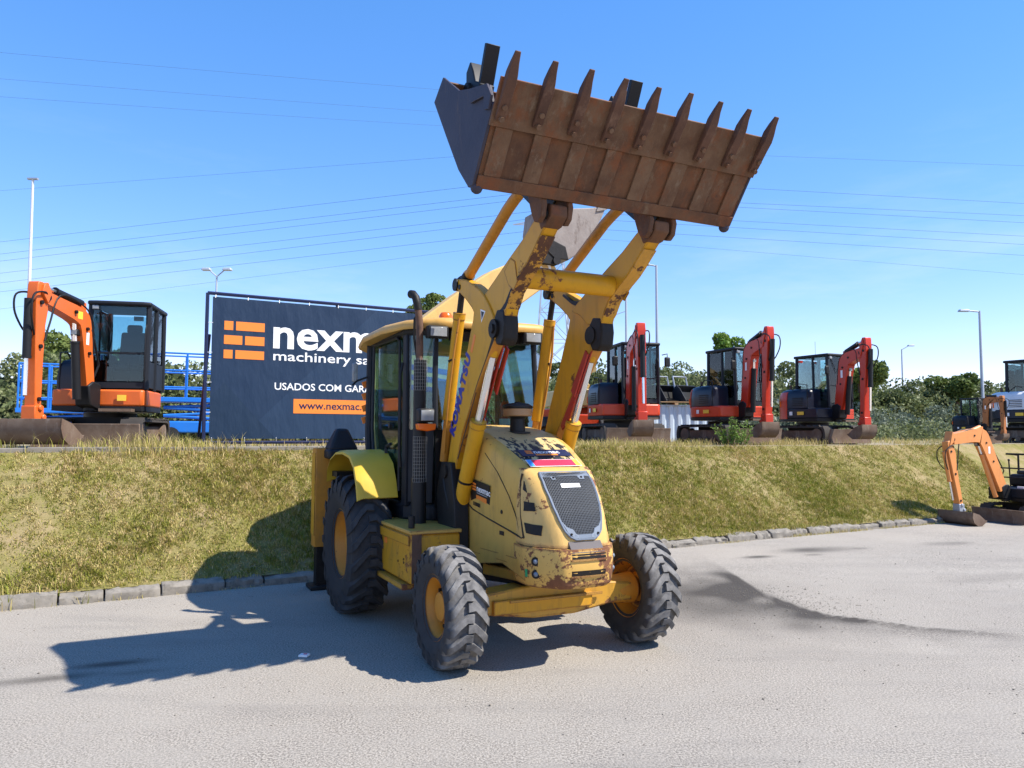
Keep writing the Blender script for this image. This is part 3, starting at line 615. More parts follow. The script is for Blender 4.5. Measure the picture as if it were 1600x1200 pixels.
# grille guard
def gw(z): return float(np.interp(z, [1.05, 1.075, 1.12, 1.2, 1.3, 1.45, 1.565], [.08, .13, .168, .195, .218, .236, .232]))
zs_ = list(np.linspace(1.052, 1.568, 25))
mb = MB(); rows = []
for z in zs_:
    w = gw(z); rows.append([(nose_x(y, z)+.006, y, z) for y in np.linspace(-w, w, 9)])
n9 = 9; mb.add([p for r in rows for p in r], [(i*n9+j, i*n9+j+1, (i+1)*n9+j+1, (i+1)*n9+j) for i in range(len(rows)-1) for j in range(n9-1)])
mb.build('grille_core', plain('dark radiator core', (.03, .026, .024), .8, var=.6), nose, ang=60)
mb = MB()
rim_ = [(z, -gw(z)) for z in zs_] + [(z, gw(z)) for z in zs_[::-1]]
mb.tube([(nose_x(y, z)+.012, y, z) for z, y in rim_], .011, 6, closed=True)
def plate(pts, t=.012, off=.010):   # small curved plate on the nose surface from (y,z) polygon
    vs = [(nose_x(y, z)+off, y, z) for y, z in pts] + [(nose_x(y, z)+off+t, y, z) for y, z in pts]; n = len(pts)
    mb.add(vs, [tuple(range(n))[::-1], tuple(range(n, 2*n))]+[(i, (i+1) % n, (i+1) % n+n, i+n) for i in range(n)])
plate([(-.232, 1.568), (-.23, 1.535), (-.16, 1.535), (-.15, 1.515), (-.12, 1.515), (-.12, 1.54), (.10, 1.54), (.11, 1.515), (.16, 1.515), (.17, 1.54), (.23, 1.535), (.232, 1.568)])
for q in (-1, 1): plate([(q*.19, 1.20), (q*.150, 1.11), (q*.10, 1.066), (q*.06, 1.062), (q*.06, 1.085), (q*.085, 1.10), (q*.10, 1.13), (q*.15, 1.15)])
plate([(-.11, 1.06), (.11, 1.06), (.09, 1.09), (-.09, 1.09)])
mb.build('guard_frame', M['guard'], nose, ang=40)
mb = MB()
for y in np.linspace(-.225, .225, 33):
    pts = [(nose_x(y, z)+.014, y, z) for z in zs_ if gw(z) > abs(y)]
    if len(pts) > 2: mb.tube(pts, .0026, 4)
for z in np.linspace(1.07, 1.555, 38):
    w = gw(z); mb.tube([(nose_x(y, z)+.014, y, z) for y in np.linspace(-w, w, 7)], .0026, 4)
mb.build('guard_mesh', M['mesh'], nose)
mb = MB(); plate([(-.095, 1.452), (.085, 1.452), (.085, 1.482), (-.095, 1.482)], .003, .020); mb.build('white_badge', M['white'], nose)
mb = MB()
for bz, by in ((1.095, -.125), (1.095, .125), (1.53, -.135), (1.53, .135)): mb.cyl((nose_x(by, bz)+.018, by, bz), (nose_x(by, bz)+.030, by, bz), .009, n=8)
mb.build('guard_bolts', M['grease'], nose)
# side air slots on the nose
def on_side(pts, sd, off=.005, name='air_slot', mat=None, par=None, th=.02):
    mb = MB(); A, B, C_, D = pts; nu, nv = 8, 4; lay = []
    for o in (off, off-th):
        for i in range(nv+1):
            for j in range(nu+1):
                u, v = j/nu, i/nv; x = (A[0]*(1-u)+B[0]*u)*(1-v)+(D[0]*(1-u)+C_[0]*u)*v; z = (A[1]*(1-u)+B[1]*u)*(1-v)+(D[1]*(1-u)+C_[1]*u)*v
                s_ = nose_sec(z, *nose_at(z))[:9]; y = float(np.interp(x, [p[0] for p in s_], [-p[1] for p in s_])); lay.append((x+o*.7, sd*(y+o), z))
    w = nu+1; k = w*(nv+1); f = [(i*w+j, i*w+j+1, (i+1)*w+j+1, (i+1)*w+j) for i in range(nv) for j in range(nu)]
    rim = [j for j in range(w)]+[i*w+nu for i in range(1, nv+1)]+[nv*w+j for j in range(nu-1, -1, -1)]+[i*w for i in range(nv-1, 0, -1)]
    mb.add(lay, f+[tuple(q+k for q in t[::-1]) for t in f]+[(rim[i], rim[(i+1) % len(rim)], rim[(i+1) % len(rim)]+k, rim[i]+k) for i in range(len(rim))])
    return mb.build(name, mat or M['grease'], par or nose, ang=50)
for sd in (-1, 1):
    on_side([(.195, 1.50), (.20, 1.50), (.262, 1.405), (.20, 1.43)], sd); on_side([(.235, 1.335), (.345, 1.33), (.375, 1.265), (.245, 1.258)], sd); on_side([(.27, 1.165), (.45, 1.155), (.455, 1.075), (.31, 1.085)], sd)
    for zl in (.875, .775):
        s_ = nose_sec(zl, *nose_at(zl))[:9]; x = .455; y = float(np.interp(x, [p[0] for p in s_], [-p[1] for p in s_])); nrm = Vector((.72, sd*.70, 0)); c = Vector((x, sd*y, zl))
        b = MB().cyl(c-nrm*.03, c+nrm*.006, .036, n=18).build('lamp_ring', M['grease'], low)
        MB().ball(tuple(c-nrm*.004), .022).build('lamp_bulb', M['guard'], low)
def front_box(y0, y1, z0, z1, off, mat, name, par):
    mb = MB(); ys = np.linspace(y0, y1, 7); rows = [[(nose_x(y, z)+o, y, z) for y in ys] for z, o in ((z0, -.02), (z0, off), (z1, off), (z1, -.02))]
    mb.add([p for r in rows for p in r], [(i*7+j, i*7+j+1, (i+1)*7+j+1, (i+1)*7+j) for i in range(3) for j in range(6)]+[(0, 7, 14, 21), (6, 27, 20, 13)]); return mb.build(name, mat, par)
front_box(-.155, .16, .905, .945, .002, M['grease'], 'bumper_slot', low); front_box(-.16, .155, .775, .815, .002, M['grease'], 'bumper_slot', low)
front_box(-.165, .165, .892, .904, .012, M['lownose'], 'slot_lip', low); front_box(-.165, .16, .762, .774, .012, M['lownose'], 'slot_lip', low)
front_box(-.15, .15, .955, 1.035, .0025, plain('worn dark primer', (.10, .085, .085), .7), 'worn_patch', low)
on_side([(.335, .80), (.36, .80), (.36, .74), (.335, .74)], -1, .004, 'green_sticker', M['green'], low)
# seams of the hood side panel
for sd in (-1, 1):
    def sy(x, z): return sd*(side_y(x, z)+.0015)
    def seam(pts, r=.007): MB().tube([(x, sy(x, z), z) for x, z in pts], r, 5).build('panel_seam', M['seam'], hood)
    seam([(-.80, 1.42), (-.79, 1.30), (-.74, 1.23), (-.66, 1.195), (-.35, 1.135), (.0, 1.075), (.24, 1.035), (.285, 1.05)])
    seam([(.17, 1.56), (.155, 1.50), (.165, 1.38), (.20, 1.22), (.26, 1.10), (.29, 1.04)], .010)
    seam([(-.42, 1.72), (-.2, 1.56), (.0, 1.36), (.13, 1.18), (.2, 1.06)], .004)
    for x, z, r in ((-.12, 1.215, .018), (.20, 1.085, .013)): MB().cyl((x, sy(x, z)-sd*.02, z), (x, sy(x, z)+sd*.003, z), r, n=12).build('panel_latch', M['seam'], hood)
    MB().box((-.12, sy(-.12, 1.035), 1.035), (.10, .006, .035)).build('panel_vent', M['seam'], hood)
    MB().prism([(.215, .90), (.235, .85), (.215, .80), (.195, .85)], sy(.2, .85)-.002*sd, sy(.2, .85)+sd*.003).build('panel_hole', M['grease'], hood)
    for i in range(7): MB().box((-.64+i*.022, sy(-.6, 1.25), 1.25-i*.002), (.010, .006, .035)).build('vent_slit', M['seam'], hood)
# stickers
def sticker(o, xd, yd, w, h, bgm, par, items, name='sticker'):
    F = frame(o, xd, yd); q = MB().box((w/2, h/2, 0), (w, h, .003)).build(name, bgm, par); q.matrix_local = F
    for it in items:
        if it[0] == 't': text(it[1], it[2], it[5], q, Matrix.Translation((it[3], it[4], .0022)), bold=it[6] if len(it) > 6 else 0, sx=it[7] if len(it) > 7 else 1, extrude=.0004)
        else: MB().box((it[1]+it[3]/2, it[2]+it[4]/2, .0021), (it[3], it[4], .0012)).build('print_block', it[5], q)
    return q
def logo(x, y, s, mat): 
    r = []
    for k, sp in enumerate((.28, .55, .28)): r += [('b', x, y+k*.35*s, sp*.9*s, .24*s, mat), ('b', x+sp*s, y+k*.35*s, (1.0-sp)*s, .24*s, mat)]
    return r
yq = side_y(-.55, 1.4)+.004
sticker((-.70, -yq, 1.268), (.405, .030, -.055), (.03, -.02, .24), .37, .215, M['black'], hood, logo(.03, .115, .075, M['orangeprint'])+[('t', 'nexmac', .085, .12, .118, M['white'], .0015), ('b', .125, .098, .2, .008, M['steel']), ('b', .11, .03, .20, .05, M['orangeprint']), ('t', 'www.nexmac.com', .024, .12, .042, M['black'])])
sl = (ht_at(.17)-ht_at(-.02))/.19
def topo(x, y, e=.0165): return (x, y, ht_at(x)+e)
hx = Vector((0, 1, 0)); hy = Vector((-1, 0, .62)).normalized()
sticker(topo(-.015, -.245, .017), hx, (-1, 0, .46), .49, .125, M['navy'], hood, logo(.06, .045, .065, M['orangeprint'])+[('t', 'nexmac', .085, .135, .05, M['white'], .001), ('b', .14, .012, .22, .026, M['orangeprint'])])
lp = sticker(topo(.150, -.255, .020), hx, (-1, 0, .54), .51, .115, M['white'], hood, [('b', .004, .004, .045, .107, M['cyan']), ('b', .051, .006, .405, .103, M['redprint']), ('b', .458, .004, .048, .107, M['yellowstrip']), ('t', '17-UB-79', .105, .066, .02, M['navy'], .002, .88)], 'number_plate')
# pre-cleaner
pc = MB().lathe([(.001, .0), (.125, .0), (.125, .018), (.075, .022), (.07, .14), (.085, .16), (.125, .17)], (-.61, 0, 1.895), 'Z', 24).build('air_intake', M['black'], bl)
MB().lathe([(.125, .165), (.138, .175), (.140, .235), (.132, .24), (.0, .24)], (-.61, 0, 1.895), 'Z', 28).build('intake_band', M['tan'], pc)
MB().lathe([(.132, .238), (.146, .245), (.146, .262), (.11, .285), (.03, .295), (.03, .305), (.001, .306)], (-.61, 0, 1.895), 'Z', 28).build('intake_cap', M['black'], pc)
# ---------------------------------------------------------------- cab
cabp = [(-1.38, -.57), (-1.62, -.79), (-2.86, -.84), (-2.86, .84), (-1.62, .79), (-1.38, .57)]
cb = MB().prism([(-2.3, -.86), (-1.62, -.80), (-1.36, -.58), (-1.36, .58), (-1.62, .80), (-2.3, .86)], 1.0, 1.19, 'Z').build('cab_floor', M['plastic'], bl, bevel=.04, seg=3)
MB().prism([(-2.95, -.55), (-1.5, -.55), (-1.5, .55), (-2.95, .55)], .98, 1.16, 'Z').build('cab_underframe', M['black'], bl)
def post(p, q, w=.05, name='cab_pillar', mat=None):
    return MB().tube([p, q], w/1.2, 6).build(name, mat or M['plastic'], bl, bevel=0)
for sd in (-1, 1):
    MB().tube([(-1.30, sd*.58, 1.95), (-1.335, sd*.575, 2.4), (-1.36, sd*.56, 2.95)], .030, 8).build('cab_pillar', M['plastic'], bl)
    MB().prism([(-1.57, sd*.80), (-1.66, sd*.815), (-1.66, sd*.76), (-1.57, sd*.74)], 1.15, 2.96, 'Z').build('cab_pillar', M['plastic'], bl, bevel=.012)
    MB().tube([(-2.84, sd*.83, 2.95), (-2.84, sd*.84, 1.9), (-2.8, sd*.84, 1.62)], .042, 8).build('cab_pillar', M['plastic'], bl)
    MB().tube([(-2.68, sd*.83, 2.95), (-2.68, sd*.84, 1.95), (-2.58, sd*.85, 1.70), (-2.30, sd*.855, 1.36), (-2.14, sd*.85, 1.17)], .018, 8).build('door_frame', M['black'], bl)
    dg = [(-1.66, 1.20), (-1.66, 2.92), (-2.68, 2.92), (-2.68, 1.95), (-2.58, 1.70), (-2.30, 1.36), (-2.14, 1.20)]
    MB().prism(dg, sd*.806, sd*.812).build('door_glass', M['glass'], bl)
    MB().tube([(-1.70, sd*.825, 1.30), (-1.71, sd*.83, 2.86), (-1.80, sd*.83, 2.90), (-2.62, sd*.84, 2.90)], .016, 6).build('door_edge_seal', M['black'], bl)
    MB().tube([(-1.92, sd*.85, 1.78), (-2.05, sd*.86, 1.75), (-2.05, sd*.86, 1.68)], .018, 6).build('door_handle', M['black'], bl)
    MB().cyl((-2.0, sd*.815, 1.98), (-2.0, sd*.85, 1.98), .035, n=12).build('door_lock', M['black'], bl)
    MB().prism([(-2.72, 2.0), (-2.82, 2.0), (-2.82, 2.9), (-2.72, 2.9)], sd*.828, sd*.834).build('quarter_glass', M['glassdark'], bl)
    # angled front corner glass + lower black cowl
    for z0_, z1_, nm, mt in ((1.2, 1.93, 'corner_panel', M['plastic']), (1.935, 2.93, 'corner_glass', M['glassdark'])):
        g = MB(); g.add([(-1.33, sd*.60, z0_), (-1.59, sd*.785, z0_), (-1.59, sd*.785, z1_), (-1.33, sd*.585, z1_), (-1.336, sd*.592, z0_), (-1.596, sd*.777, z0_), (-1.596, sd*.777, z1_), (-1.336, sd*.577, z1_)], [(0, 1, 2, 3), (7, 6, 5, 4), (0, 4, 5, 1), (1, 5, 6, 2), (2, 6, 7, 3), (3, 7, 4, 0)]); g.build(nm, mt, bl)
MB().add([(-1.30, -.56, 1.93), (-1.30, .56, 1.93), (-1.36, .54, 2.90), (-1.36, -.54, 2.90), (-1.306, -.56, 1.93), (-1.306, .56, 1.93), (-1.366, .54, 2.90), (-1.366, -.54, 2.90)], [(0, 1, 2, 3), (7, 6, 5, 4), (0, 4, 5, 1), (1, 5, 6, 2), (2, 6, 7, 3), (3, 7, 4, 0)]).build('windscreen', M['screen'], bl)
MB().box((-1.37, 0, 1.55), (.05, 1.12, .80)).build('bulkhead', M['black'], bl)
MB().prism([(-.78, 1.45), (.78, 1.45), (.76, 2.88), (-.76, 2.88)], -2.865, -2.859, 'X').build('rear_glass', M['glassdark'], bl)
MB().box((-2.86, 0, 1.25), (.05, 1.6, .40)).build('rear_panel', M['plastic'], bl)
MB().tube([(-1.30, -.56, 2.93), (-1.60, -.79, 2.95), (-2.84, -.83, 2.95), (-2.84, .83, 2.95), (-1.60, .79, 2.95), (-1.30, .56, 2.93)], .045, 8, closed=True).build('roof_rail', M['plastic'], bl)
# roof: domed shell, lip drooping at the rear
rp = [(-1.12, .50), (-1.16, .62), (-1.5, .86), (-2.0, .95), (-2.7, .96), (-3.02, .92), (-3.14, .80)]
def roof_ring(k, z, dx=0, droop=1.):
    q = []
    for x, y in [(x, -y) for x, y in rp]+[(x, y) for x, y in rp[::-1]]:
        cx = -2.1; dz = -.085*max(0, (-2.45-x)/.7)**1.5*droop
        q.append((cx+(x-cx)*k+dx, y*k, z+dz))
    return q
roof = MB().loft([roof_ring(.955, 2.965), roof_ring(1.0, 2.955), roof_ring(1.012, 2.985), roof_ring(1.0, 3.025), roof_ring(.95, 3.055), roof_ring(.80, 3.075, 0, .6), roof_ring(.4, 3.085, 0, .3)]).build('cab_roof', M['roof'], bl, ang=60)
bc = MB().lathe([(.001, 0), (.085, 0), (.085, .02), (.075, .03), (.07, .06), (.05, .088), (.001, .098)], (-1.50, -.40, 3.07), 'Z', 20).build('beacon', M['amber'], roof)
for y, w in ((-.62, .17), (.44, .17)):
    l = MB().box((-1.17, y, 2.90), (.10, w+.05, .125)).build('work_lamp', M['black'], bl, bevel=.015)
    MB().box((-1.117, y, 2.90), (.012, w, .09)).build('lamp_lens', M['lens'], l, bevel=.004)
MB().box((-1.26, 0, 2.885), (.05, .9, .10)).build('roof_visor', M['grease'], bl)
MB().tube([(-1.285, .1, 1.95), (-1.315, -.25, 2.5)], .009, 5).build('wiper', M['black'], bl)
# interior
st = MB().box((-2.25, 0, 1.55), (.5, .5, .14)).box((-2.52, 0, 1.95), (.14, .48, .75), Matrix.Rotation(R(8), 3, 'Y')).box((-2.57, 0, 2.42), (.10, .28, .2)).build('seat', M['seat'], bl, bevel=.04)
MB().box((-2.3, 0, 1.33), (.4, .4, .3)).build('seat_base', M['black'], st)
sw = MB().tube([(-1.75+.08*math.sin(a), .19*math.cos(a), 1.97+.17*math.sin(a)) for a in np.linspace(0, 2*math.pi, 20)[:-1]], .014, 6, True).build('steering_wheel', M['black'], bl)
MB().cyl((-1.55, 0, 1.3), (-1.75, 0, 1.97), .04, .03).build('steering_column', M['black'], sw)
MB().box((-1.5, 0, 1.75), (.22, .9, .25)).build('dashboard', M['plastic'], bl, bevel=.03)
MB().tube([(-2.05, -.45, 1.2), (-2.0, -.46, 1.7), (-2.05, -.45, 2.1)], .02).build('control_lever', M['black'], bl)
for y, z0 in ((-.62, 1.5), (.3, 1.5), (.45, 1.5)): MB().tube([(-2.7, y, z0), (-2.66, y, z0+.6)], .014).build('control_lever', M['exh'], bl)
MB().prism([(-1.72, 1.2), (-1.74, 1.5), (-2.0, 1.66), (-2.6, 1.72), (-2.3, 1.3), (-2.1, 1.2)], -.76, -.60).build('sunlit_side_panel', plain('sunlit panel grey', (.42, .46, .45), .6), bl, bevel=.03)  # inner fender panel; its pale colour stands in for sunlight on it
fe = MB().cyl((-1.78, .43, 1.86), (-1.78, .43, 2.20), .062, n=16).ball((-1.78, .43, 2.20), .062).build('fire_extinguisher', M['red'], bl)
MB().cyl((-1.78, .43, 2.25), (-1.78, .43, 2.31), .022).box((-1.75, .43, 2.32), (.10, .03, .025)).build('extinguisher_valve', M['black'], fe)
MB().cyl((-1.78, .43, 1.99), (-1.78, .43, 2.06), .064, n=16).build('extinguisher_label', M['white'], fe)
# exhaust with mesh guard
ex = MB().tube([(-1.25, -.765, 1.45), (-1.25, -.765, 2.62)], .062, 14).build('silencer', M['black'], bl)
MB().tube([(-1.25, -.77, 2.6), (-1.25, -.775, 2.98), (-1.252, -.795, 3.16), (-1.262, -.812, 3.245), (-1.30, -.83, 3.285), (-1.33, -.84, 3.29)], [.036, .036, .036, .037, .039, .040], 14).build('exhaust_pipe', M['exh'], ex)
MB().tube([(-1.2515, -.79, 3.12), (-1.254, -.80, 3.18), (-1.264, -.813, 3.248), (-1.30, -.831, 3.286), (-1.334, -.842, 3.291)], [.039, .039, .040, .042, .043], 14).build('pipe_tip', M['grease'], ex)
for z0, z1 in ((1.42, 1.86), (2.32, 2.64)):
    mb = MB()
    for a in np.linspace(-1.2, .9, 8): mb.cyl((-1.25+.078*math.cos(a), -.765+.078*math.sin(a), z0), (-1.25+.078*math.cos(a), -.765+.078*math.sin(a), z1), .0017, n=4)
    for z in np.arange(z0, z1+.01, .034): mb.tube([(-1.25+.078*math.cos(a), -.765+.078*math.sin(a), z) for a in np.linspace(-1.2, .9, 8)], .0017, 4)
    mb.build('exhaust_guard', M['wireguard'], ex)
MB().tube([(-1.25, -.765, 1.0), (-1.25, -.765, 1.46)], .075, 14).build('heat_shield', M['black'], ex)
MB().tube([(-1.40, -.74, 2.62), (-1.34, -.80, 2.85), (-1.33, -.80, 3.05), (-1.30, -.79, 3.07)], .014, 6).build('grab_rail', M['black'], bl)
MB().tube([(-1.60, -.84, 1.55), (-1.58, -.86, 1.7), (-1.58, -.86, 2.5), (-1.60, -.83, 2.62)], .016, 6).build('grab_rail', M['black'], bl)
# head lamps on brackets
for sd in (-1, 1):
    hb = MB().box((-1.135, sd*.745, 2.07), (.12, .165, .135)).build('head_lamp', M['black'], bl, bevel=.02)
    MB().box((-1.071, sd*.745, 2.068), (.012, .13, .10)).build('lamp_lens', M['lens'], hb, bevel=.004)
    MB().prism([(-.093, 0), (.093, 0), (.085, -.06), (.0, -.075), (-.085, -.06)], -1.17, -1.07, 'X').build('indicator', M['amber'], hb, bevel=.01).location = (0, sd*.745, 1.99)
    MB().tube([(-1.16, sd*.745, 2.0), (-1.3, sd*.62, 1.95)], .02).build('lamp_bracket', M['black'], hb)
# rear view mirror seen at the door
MB().tube([(-2.75, -.88, 2.55), (-2.8, -1.0, 2.5), (-2.8, -1.05, 2.45)], .012).build('mirror_arm', M['black'], bl)
MB().box((-2.82, -1.02, 2.60), (.05, .06, .22)).build('mirror', M['lens'], bl, bevel=.015)
for i in range(4):
    MB().box((-2.895, -.87, 2.05+i*.14), (.02, .07, .075), Matrix.Rotation(R(20), 3, 'X')).build('hazard_stripe', M['orangeprint'], bl)
# fenders
def fend(sd):
    prof = [(-3.12, 1.36), (-3.10, 1.50), (-2.96, 1.62), (-2.7, 1.70), (-2.35, 1.715), (-2.05, 1.68), (-1.86, 1.58), (-1.74, 1.40), (-1.68, 1.24)]
    secs = []
    for x, z in prof:
        cx, cz = -2.35, .85; d = Vector((x-cx, z-cz)).normalized()
        secs.append([(x, sd*.84, z), (x, sd*1.20, z-.004), (x-d.x*.006, sd*1.255, z-.02-d.y*.006), (x-d.x*.03, sd*1.262, z-d.y*.03-.02), (x-d.x*.022, sd*1.20, z-d.y*.022), (x-d.x*.02, sd*.84, z-d.y*.02)])
    f = MB().loft(secs).build('fender', M['fender'], bl, ang=50)
    inner = [(-1.68, 1.24), (-1.74, 1.40), (-1.86, 1.58), (-2.05, 1.68), (-2.35, 1.71), (-2.7, 1.69), (-2.96, 1.6), (-2.6, 1.3), (-2.2, 1.18)]
    MB().prism(inner, sd*.845, sd*.86).build('inner_fender', M['fender'], f)
    MB().box((-2.98, sd*1.1, 1.42), (.26, .2, .06)).build('rear_lamp_box', M['black'], f)
for sd in (-1, 1): fend(sd)
# side tank / battery box with step
for sd in (-1, 1):
    bx_ = MB().box((-1.24, sd*.79, .76), (1.10, .48, .44)).build('side_box', M['yellow'], bl, bevel=.02)
    MB().box((-1.24, sd*.79, 1.0), (1.14, .50, .035)).build('box_lid', M['hood'], bx_, bevel=.008)
    MB().box((-1.24, sd*1.04, .925), (1.06, .012, .09)).build('box_flange', M['yellow'], bx_, bevel=.003)
    MB().box((-1.45, sd*1.033, .845), (.08, .006, .055)).build('orange_reflector', M['orangeprint'], bx_)
    MB().cyl((-1.80, sd*1.0, .985), (-1.66, sd*1.0, .985), .03).cyl((-.80, sd*1.0, .99), (-.70, sd*1.0, .99), .028).build('box_hinge', M['rustbar'], bx_)
    MB().cyl((-.88, sd*.96, 1.02), (-.88, sd*.96, 1.13), .03, n=12).build('filler_cap', M['black'], bx_)
    MB().box((-1.30, sd*.98, .50), (1.0, .18, .05)).box((-1.7, sd*.9, .55), (.05, .05, .12)).box((-.9, sd*.9, .55), (.05, .05, .12)).build('step', M['rustbar'], bl, bevel=.006)
    MB().prism([(-.685, .55), (-.68, .55), (-.68, .99), (-.685, .99)], sd*.93, sd*1.02).build('scuffed_edge', M['exh'], bx_)
    for xx, zz in ((-1.05, .70), (-.88, .74), (-.88, .71)): MB().cyl((xx, sd*1.02, zz), (xx, sd*1.034, zz), .012, n=8).build('box_bolt', M['grease'], bx_)
# loader mounting tower
for sd in (-1, 1):
    MB().prism([(-1.12, .75), (-.70, .70), (-.72, 1.2), (-.82, 1.62), (-1.08, 1.62), (-1.2, 1.3)], sd*.455, sd*.60).build('loader_tower', M['black'], bl, bevel=.01)
    MB().cyl((-.96, sd*.43, 1.53), (-.96, sd*.62, 1.53), .065, n=16).build('tower_pin', M['grease'], bl)
# ---------------------------------------------------------------- loader arms
lowp = [(-1.04, 1.50), (-1.014, 1.62), (-.948, 1.81), (-.785, 2.185), (-.627, 2.497), (-.475, 2.819), (-.416, 2.929), (-.401, 2.995), (-.45, 3.045), (-.593, 3.144), (-.806, 3.267), (-.875, 3.315), (-.872, 3.35), (-.835, 3.374), (-.709, 3.361), (-.58, 3.325), (-.476, 3.284), (-.36, 3.23), (-.256, 3.172), (-.175, 3.115), (-.108, 3.052), (-.045, 2.99), (.008, 2.926), (.05, 2.87), (.082, 2.815), (.06, 2.699), (-.095, 2.549), (-.281, 2.356), (-.45, 2.153), (-.652, 1.902), (-.74, 1.72), (-.83, 1.50), (-.89, 1.44), (-.98, 1.44)]
upp = [(-.30, 3.06), (-.186, 3.130), (.05, 3.235), (.294, 3.345), (.55, 3.452), (.753, 3.560), (.842, 3.60), (.945, 3.63), (1.0, 3.615), (1.03, 3.56), (.99, 3.50), (.909, 3.455), (.787, 3.360), (.70, 3.29), (.623, 3.235), (.50, 3.17), (.40, 3.105), (.333, 3.06), (.26, 2.96), (.225, 2.88), (.15, 2.86), (-.02, 2.9), (-.15, 3.0)]
knk = [(.215, 2.93), (.235, 2.80), (.215, 2.68), (.16, 2.635), (.07, 2.65), (.01, 2.74), (.0, 2.86), (.08, 2.95)]
for sd in (-1, 1):
    la = MB().prism(lowp, sd*.455, sd*.555).build('loader_arm', M['arm'], bl, bevel=.008)
    MB().prism(upp, sd*.415, sd*.540).build('upper_arm', M['arm'], la, bevel=.008)
    MB().prism(knk, sd*.41, sd*.548).build('greasy_knuckle', M['grease'], la, bevel=.015)
    MB().cyl((.045, sd*.40, 2.79), (.045, sd*.572, 2.79), .082, n=18).cyl((.045, sd*.57, 2.79), (.045, sd*.59, 2.79), .045, n=6).build('elbow_pin', M['grease'], la)
    MB().cyl((-.835, sd*.43, 3.325), (-.835, sd*.57, 3.325), .062, n=16).build('lever_boss', M['grease'], la)
    MB().cyl((-.74, sd*.45, 3.285), (-.74, sd*.562, 3.285), .026, n=12).build('lever_bolt', M['grease'], la)
    MB().prism([(.22, 3.25), (.30, 3.12), (.40, 3.06), (.47, 3.12), (.42, 3.30), (.34, 3.34)], sd*.538, sd*.546).build('tube_gusset', M['arm'], la, bevel=.003)
    MB().prism([(.80, 3.57), (.95, 3.635), (1.035, 3.60), (1.035, 3.52), (.95, 3.46), (.86, 3.45)], sd*.405, sd*.545).build('arm_tip', M['bucket'], la, bevel=.012)
    MB().cyl((.95, sd*.36, 3.55), (.95, sd*.59, 3.55), .042, n=14).build('bucket_pin', M['grease'], la)
    MB().prism([(-.10, 3.06), (.06, 3.15), (.055, 3.165), (-.16, 3.13), (-.32, 3.17), (-.46, 3.255), (-.48, 3.24), (-.3, 3.13)], sd*.42, sd*.50).build('greasy_seam', M['grease'], la)
    # tilt link bar
    MB().tube([(-.835, sd*.49, 3.325), (-.72, sd*.49, 3.365), (.17, sd*.49, 3.80), (.30, sd*.49, 3.848), (.50, sd*.49, 3.90)], [.05, .05, .05, .05, .045], 10).build('tilt_link', M['link'], bl, ang=50)
    MB().ball((-.81, sd*.49, 3.345), .072).cyl((-.76, sd*.49, 3.35), (-.66, sd*.49, 3.395), .06).build('link_knuckle', M['grease'], bl)
    # tilt cylinder
    tc_ = MB().cyl((-.875, sd*.50, 3.05), (-1.165, sd*.50, 2.03), .056, n=16).cyl((-.872, sd*.50, 3.06), (-.89, sd*.50, 3.0), .062, n=16).build('tilt_cylinder', M['arm'], bl)
    MB().cyl((-1.155, sd*.50, 2.05), (-1.26, sd*.50, 1.62), .042, n=12).build('cylinder_foot', M['link'], tc_)
    MB().cyl((-.805, sd*.50, 3.28), (-.875, sd*.50, 3.05), .03).build('cylinder_rod', M['grease'], tc_)
    MB().tube([(-.83, sd*.52, 3.0), (-.90, sd*.54, 2.7), (-1.03, sd*.54, 2.3), (-1.12, sd*.53, 2.02), (-1.2, sd*.52, 1.7)], .012, 6).build('hydraulic_hose', M['link'], tc_)
    MB().tube([(-.94, sd*.52, 2.62), (-.99, sd*.56, 2.60), (-1.02, sd*.52, 2.57)], .012).build('hose_clamp', M['grease'], tc_)
    # lift cylinder
    lc = MB().cyl((-.40, sd*.50, 2.0), (-.855, sd*.50, 1.13), .070, n=20).cyl((-.395, sd*.50, 2.01), (-.425, sd*.50, 1.955), .077, n=20).build('lift_cylinder', M['arm'], bl)
    MB().cyl((-.40, sd*.50, 2.0), (-.09, sd*.50, 2.585), .036, n=16).build('cylinder_rod', M['chrome'], lc)
    MB().cyl((-.10, sd*.50, 2.57), (.0, sd*.50, 2.75), .046, n=12).build('rod_eye', M['arm'], lc)
    MB().cyl((-.68, sd*.50, 1.465), (-.69, sd*.50, 1.445), .0735, n=20).build('cylinder_band', M['grease'], lc)
    MB().ball((-.86, sd*.50, 1.12), .09).build('cylinder_eye', M['grease'], lc)
    MB().tube([(-1.1, sd*.46, 1.8), (-.98, sd*.44, 1.5), (-.9, sd*.44, 1.25), (-.86, sd*.43, 1.05)], .016, 6).build('hydraulic_hose', M['black'], lc)
    MB().tube([(-1.02, sd*.60, 1.52), (-.95, sd*.60, 1.35), (-.86, sd*.585, 1.16)], .014, 6).build('hydraulic_hose', M['black'], lc)
    MB().prism([(-.06, 2.60), (.02, 2.655), (-.40, 2.02), (-.52, 1.93), (-.55, 1.98)], sd*.44, sd*.452).build('safety_strut', M['redpaint'], lc)
    MB().prism([(-.28, 2.30), (-.02, 2.66), (.02, 2.62), (-.22, 2.24)], sd*.395, sd*.41).build('safety_strut', M['redpaint'], lc)
    MB().prism([(-.32, 2.26), (-.335, 2.265), (-.76, 1.66), (-.745, 1.65)], sd*.556, sd*.5575).build('grime_streak', M['seam'], la)
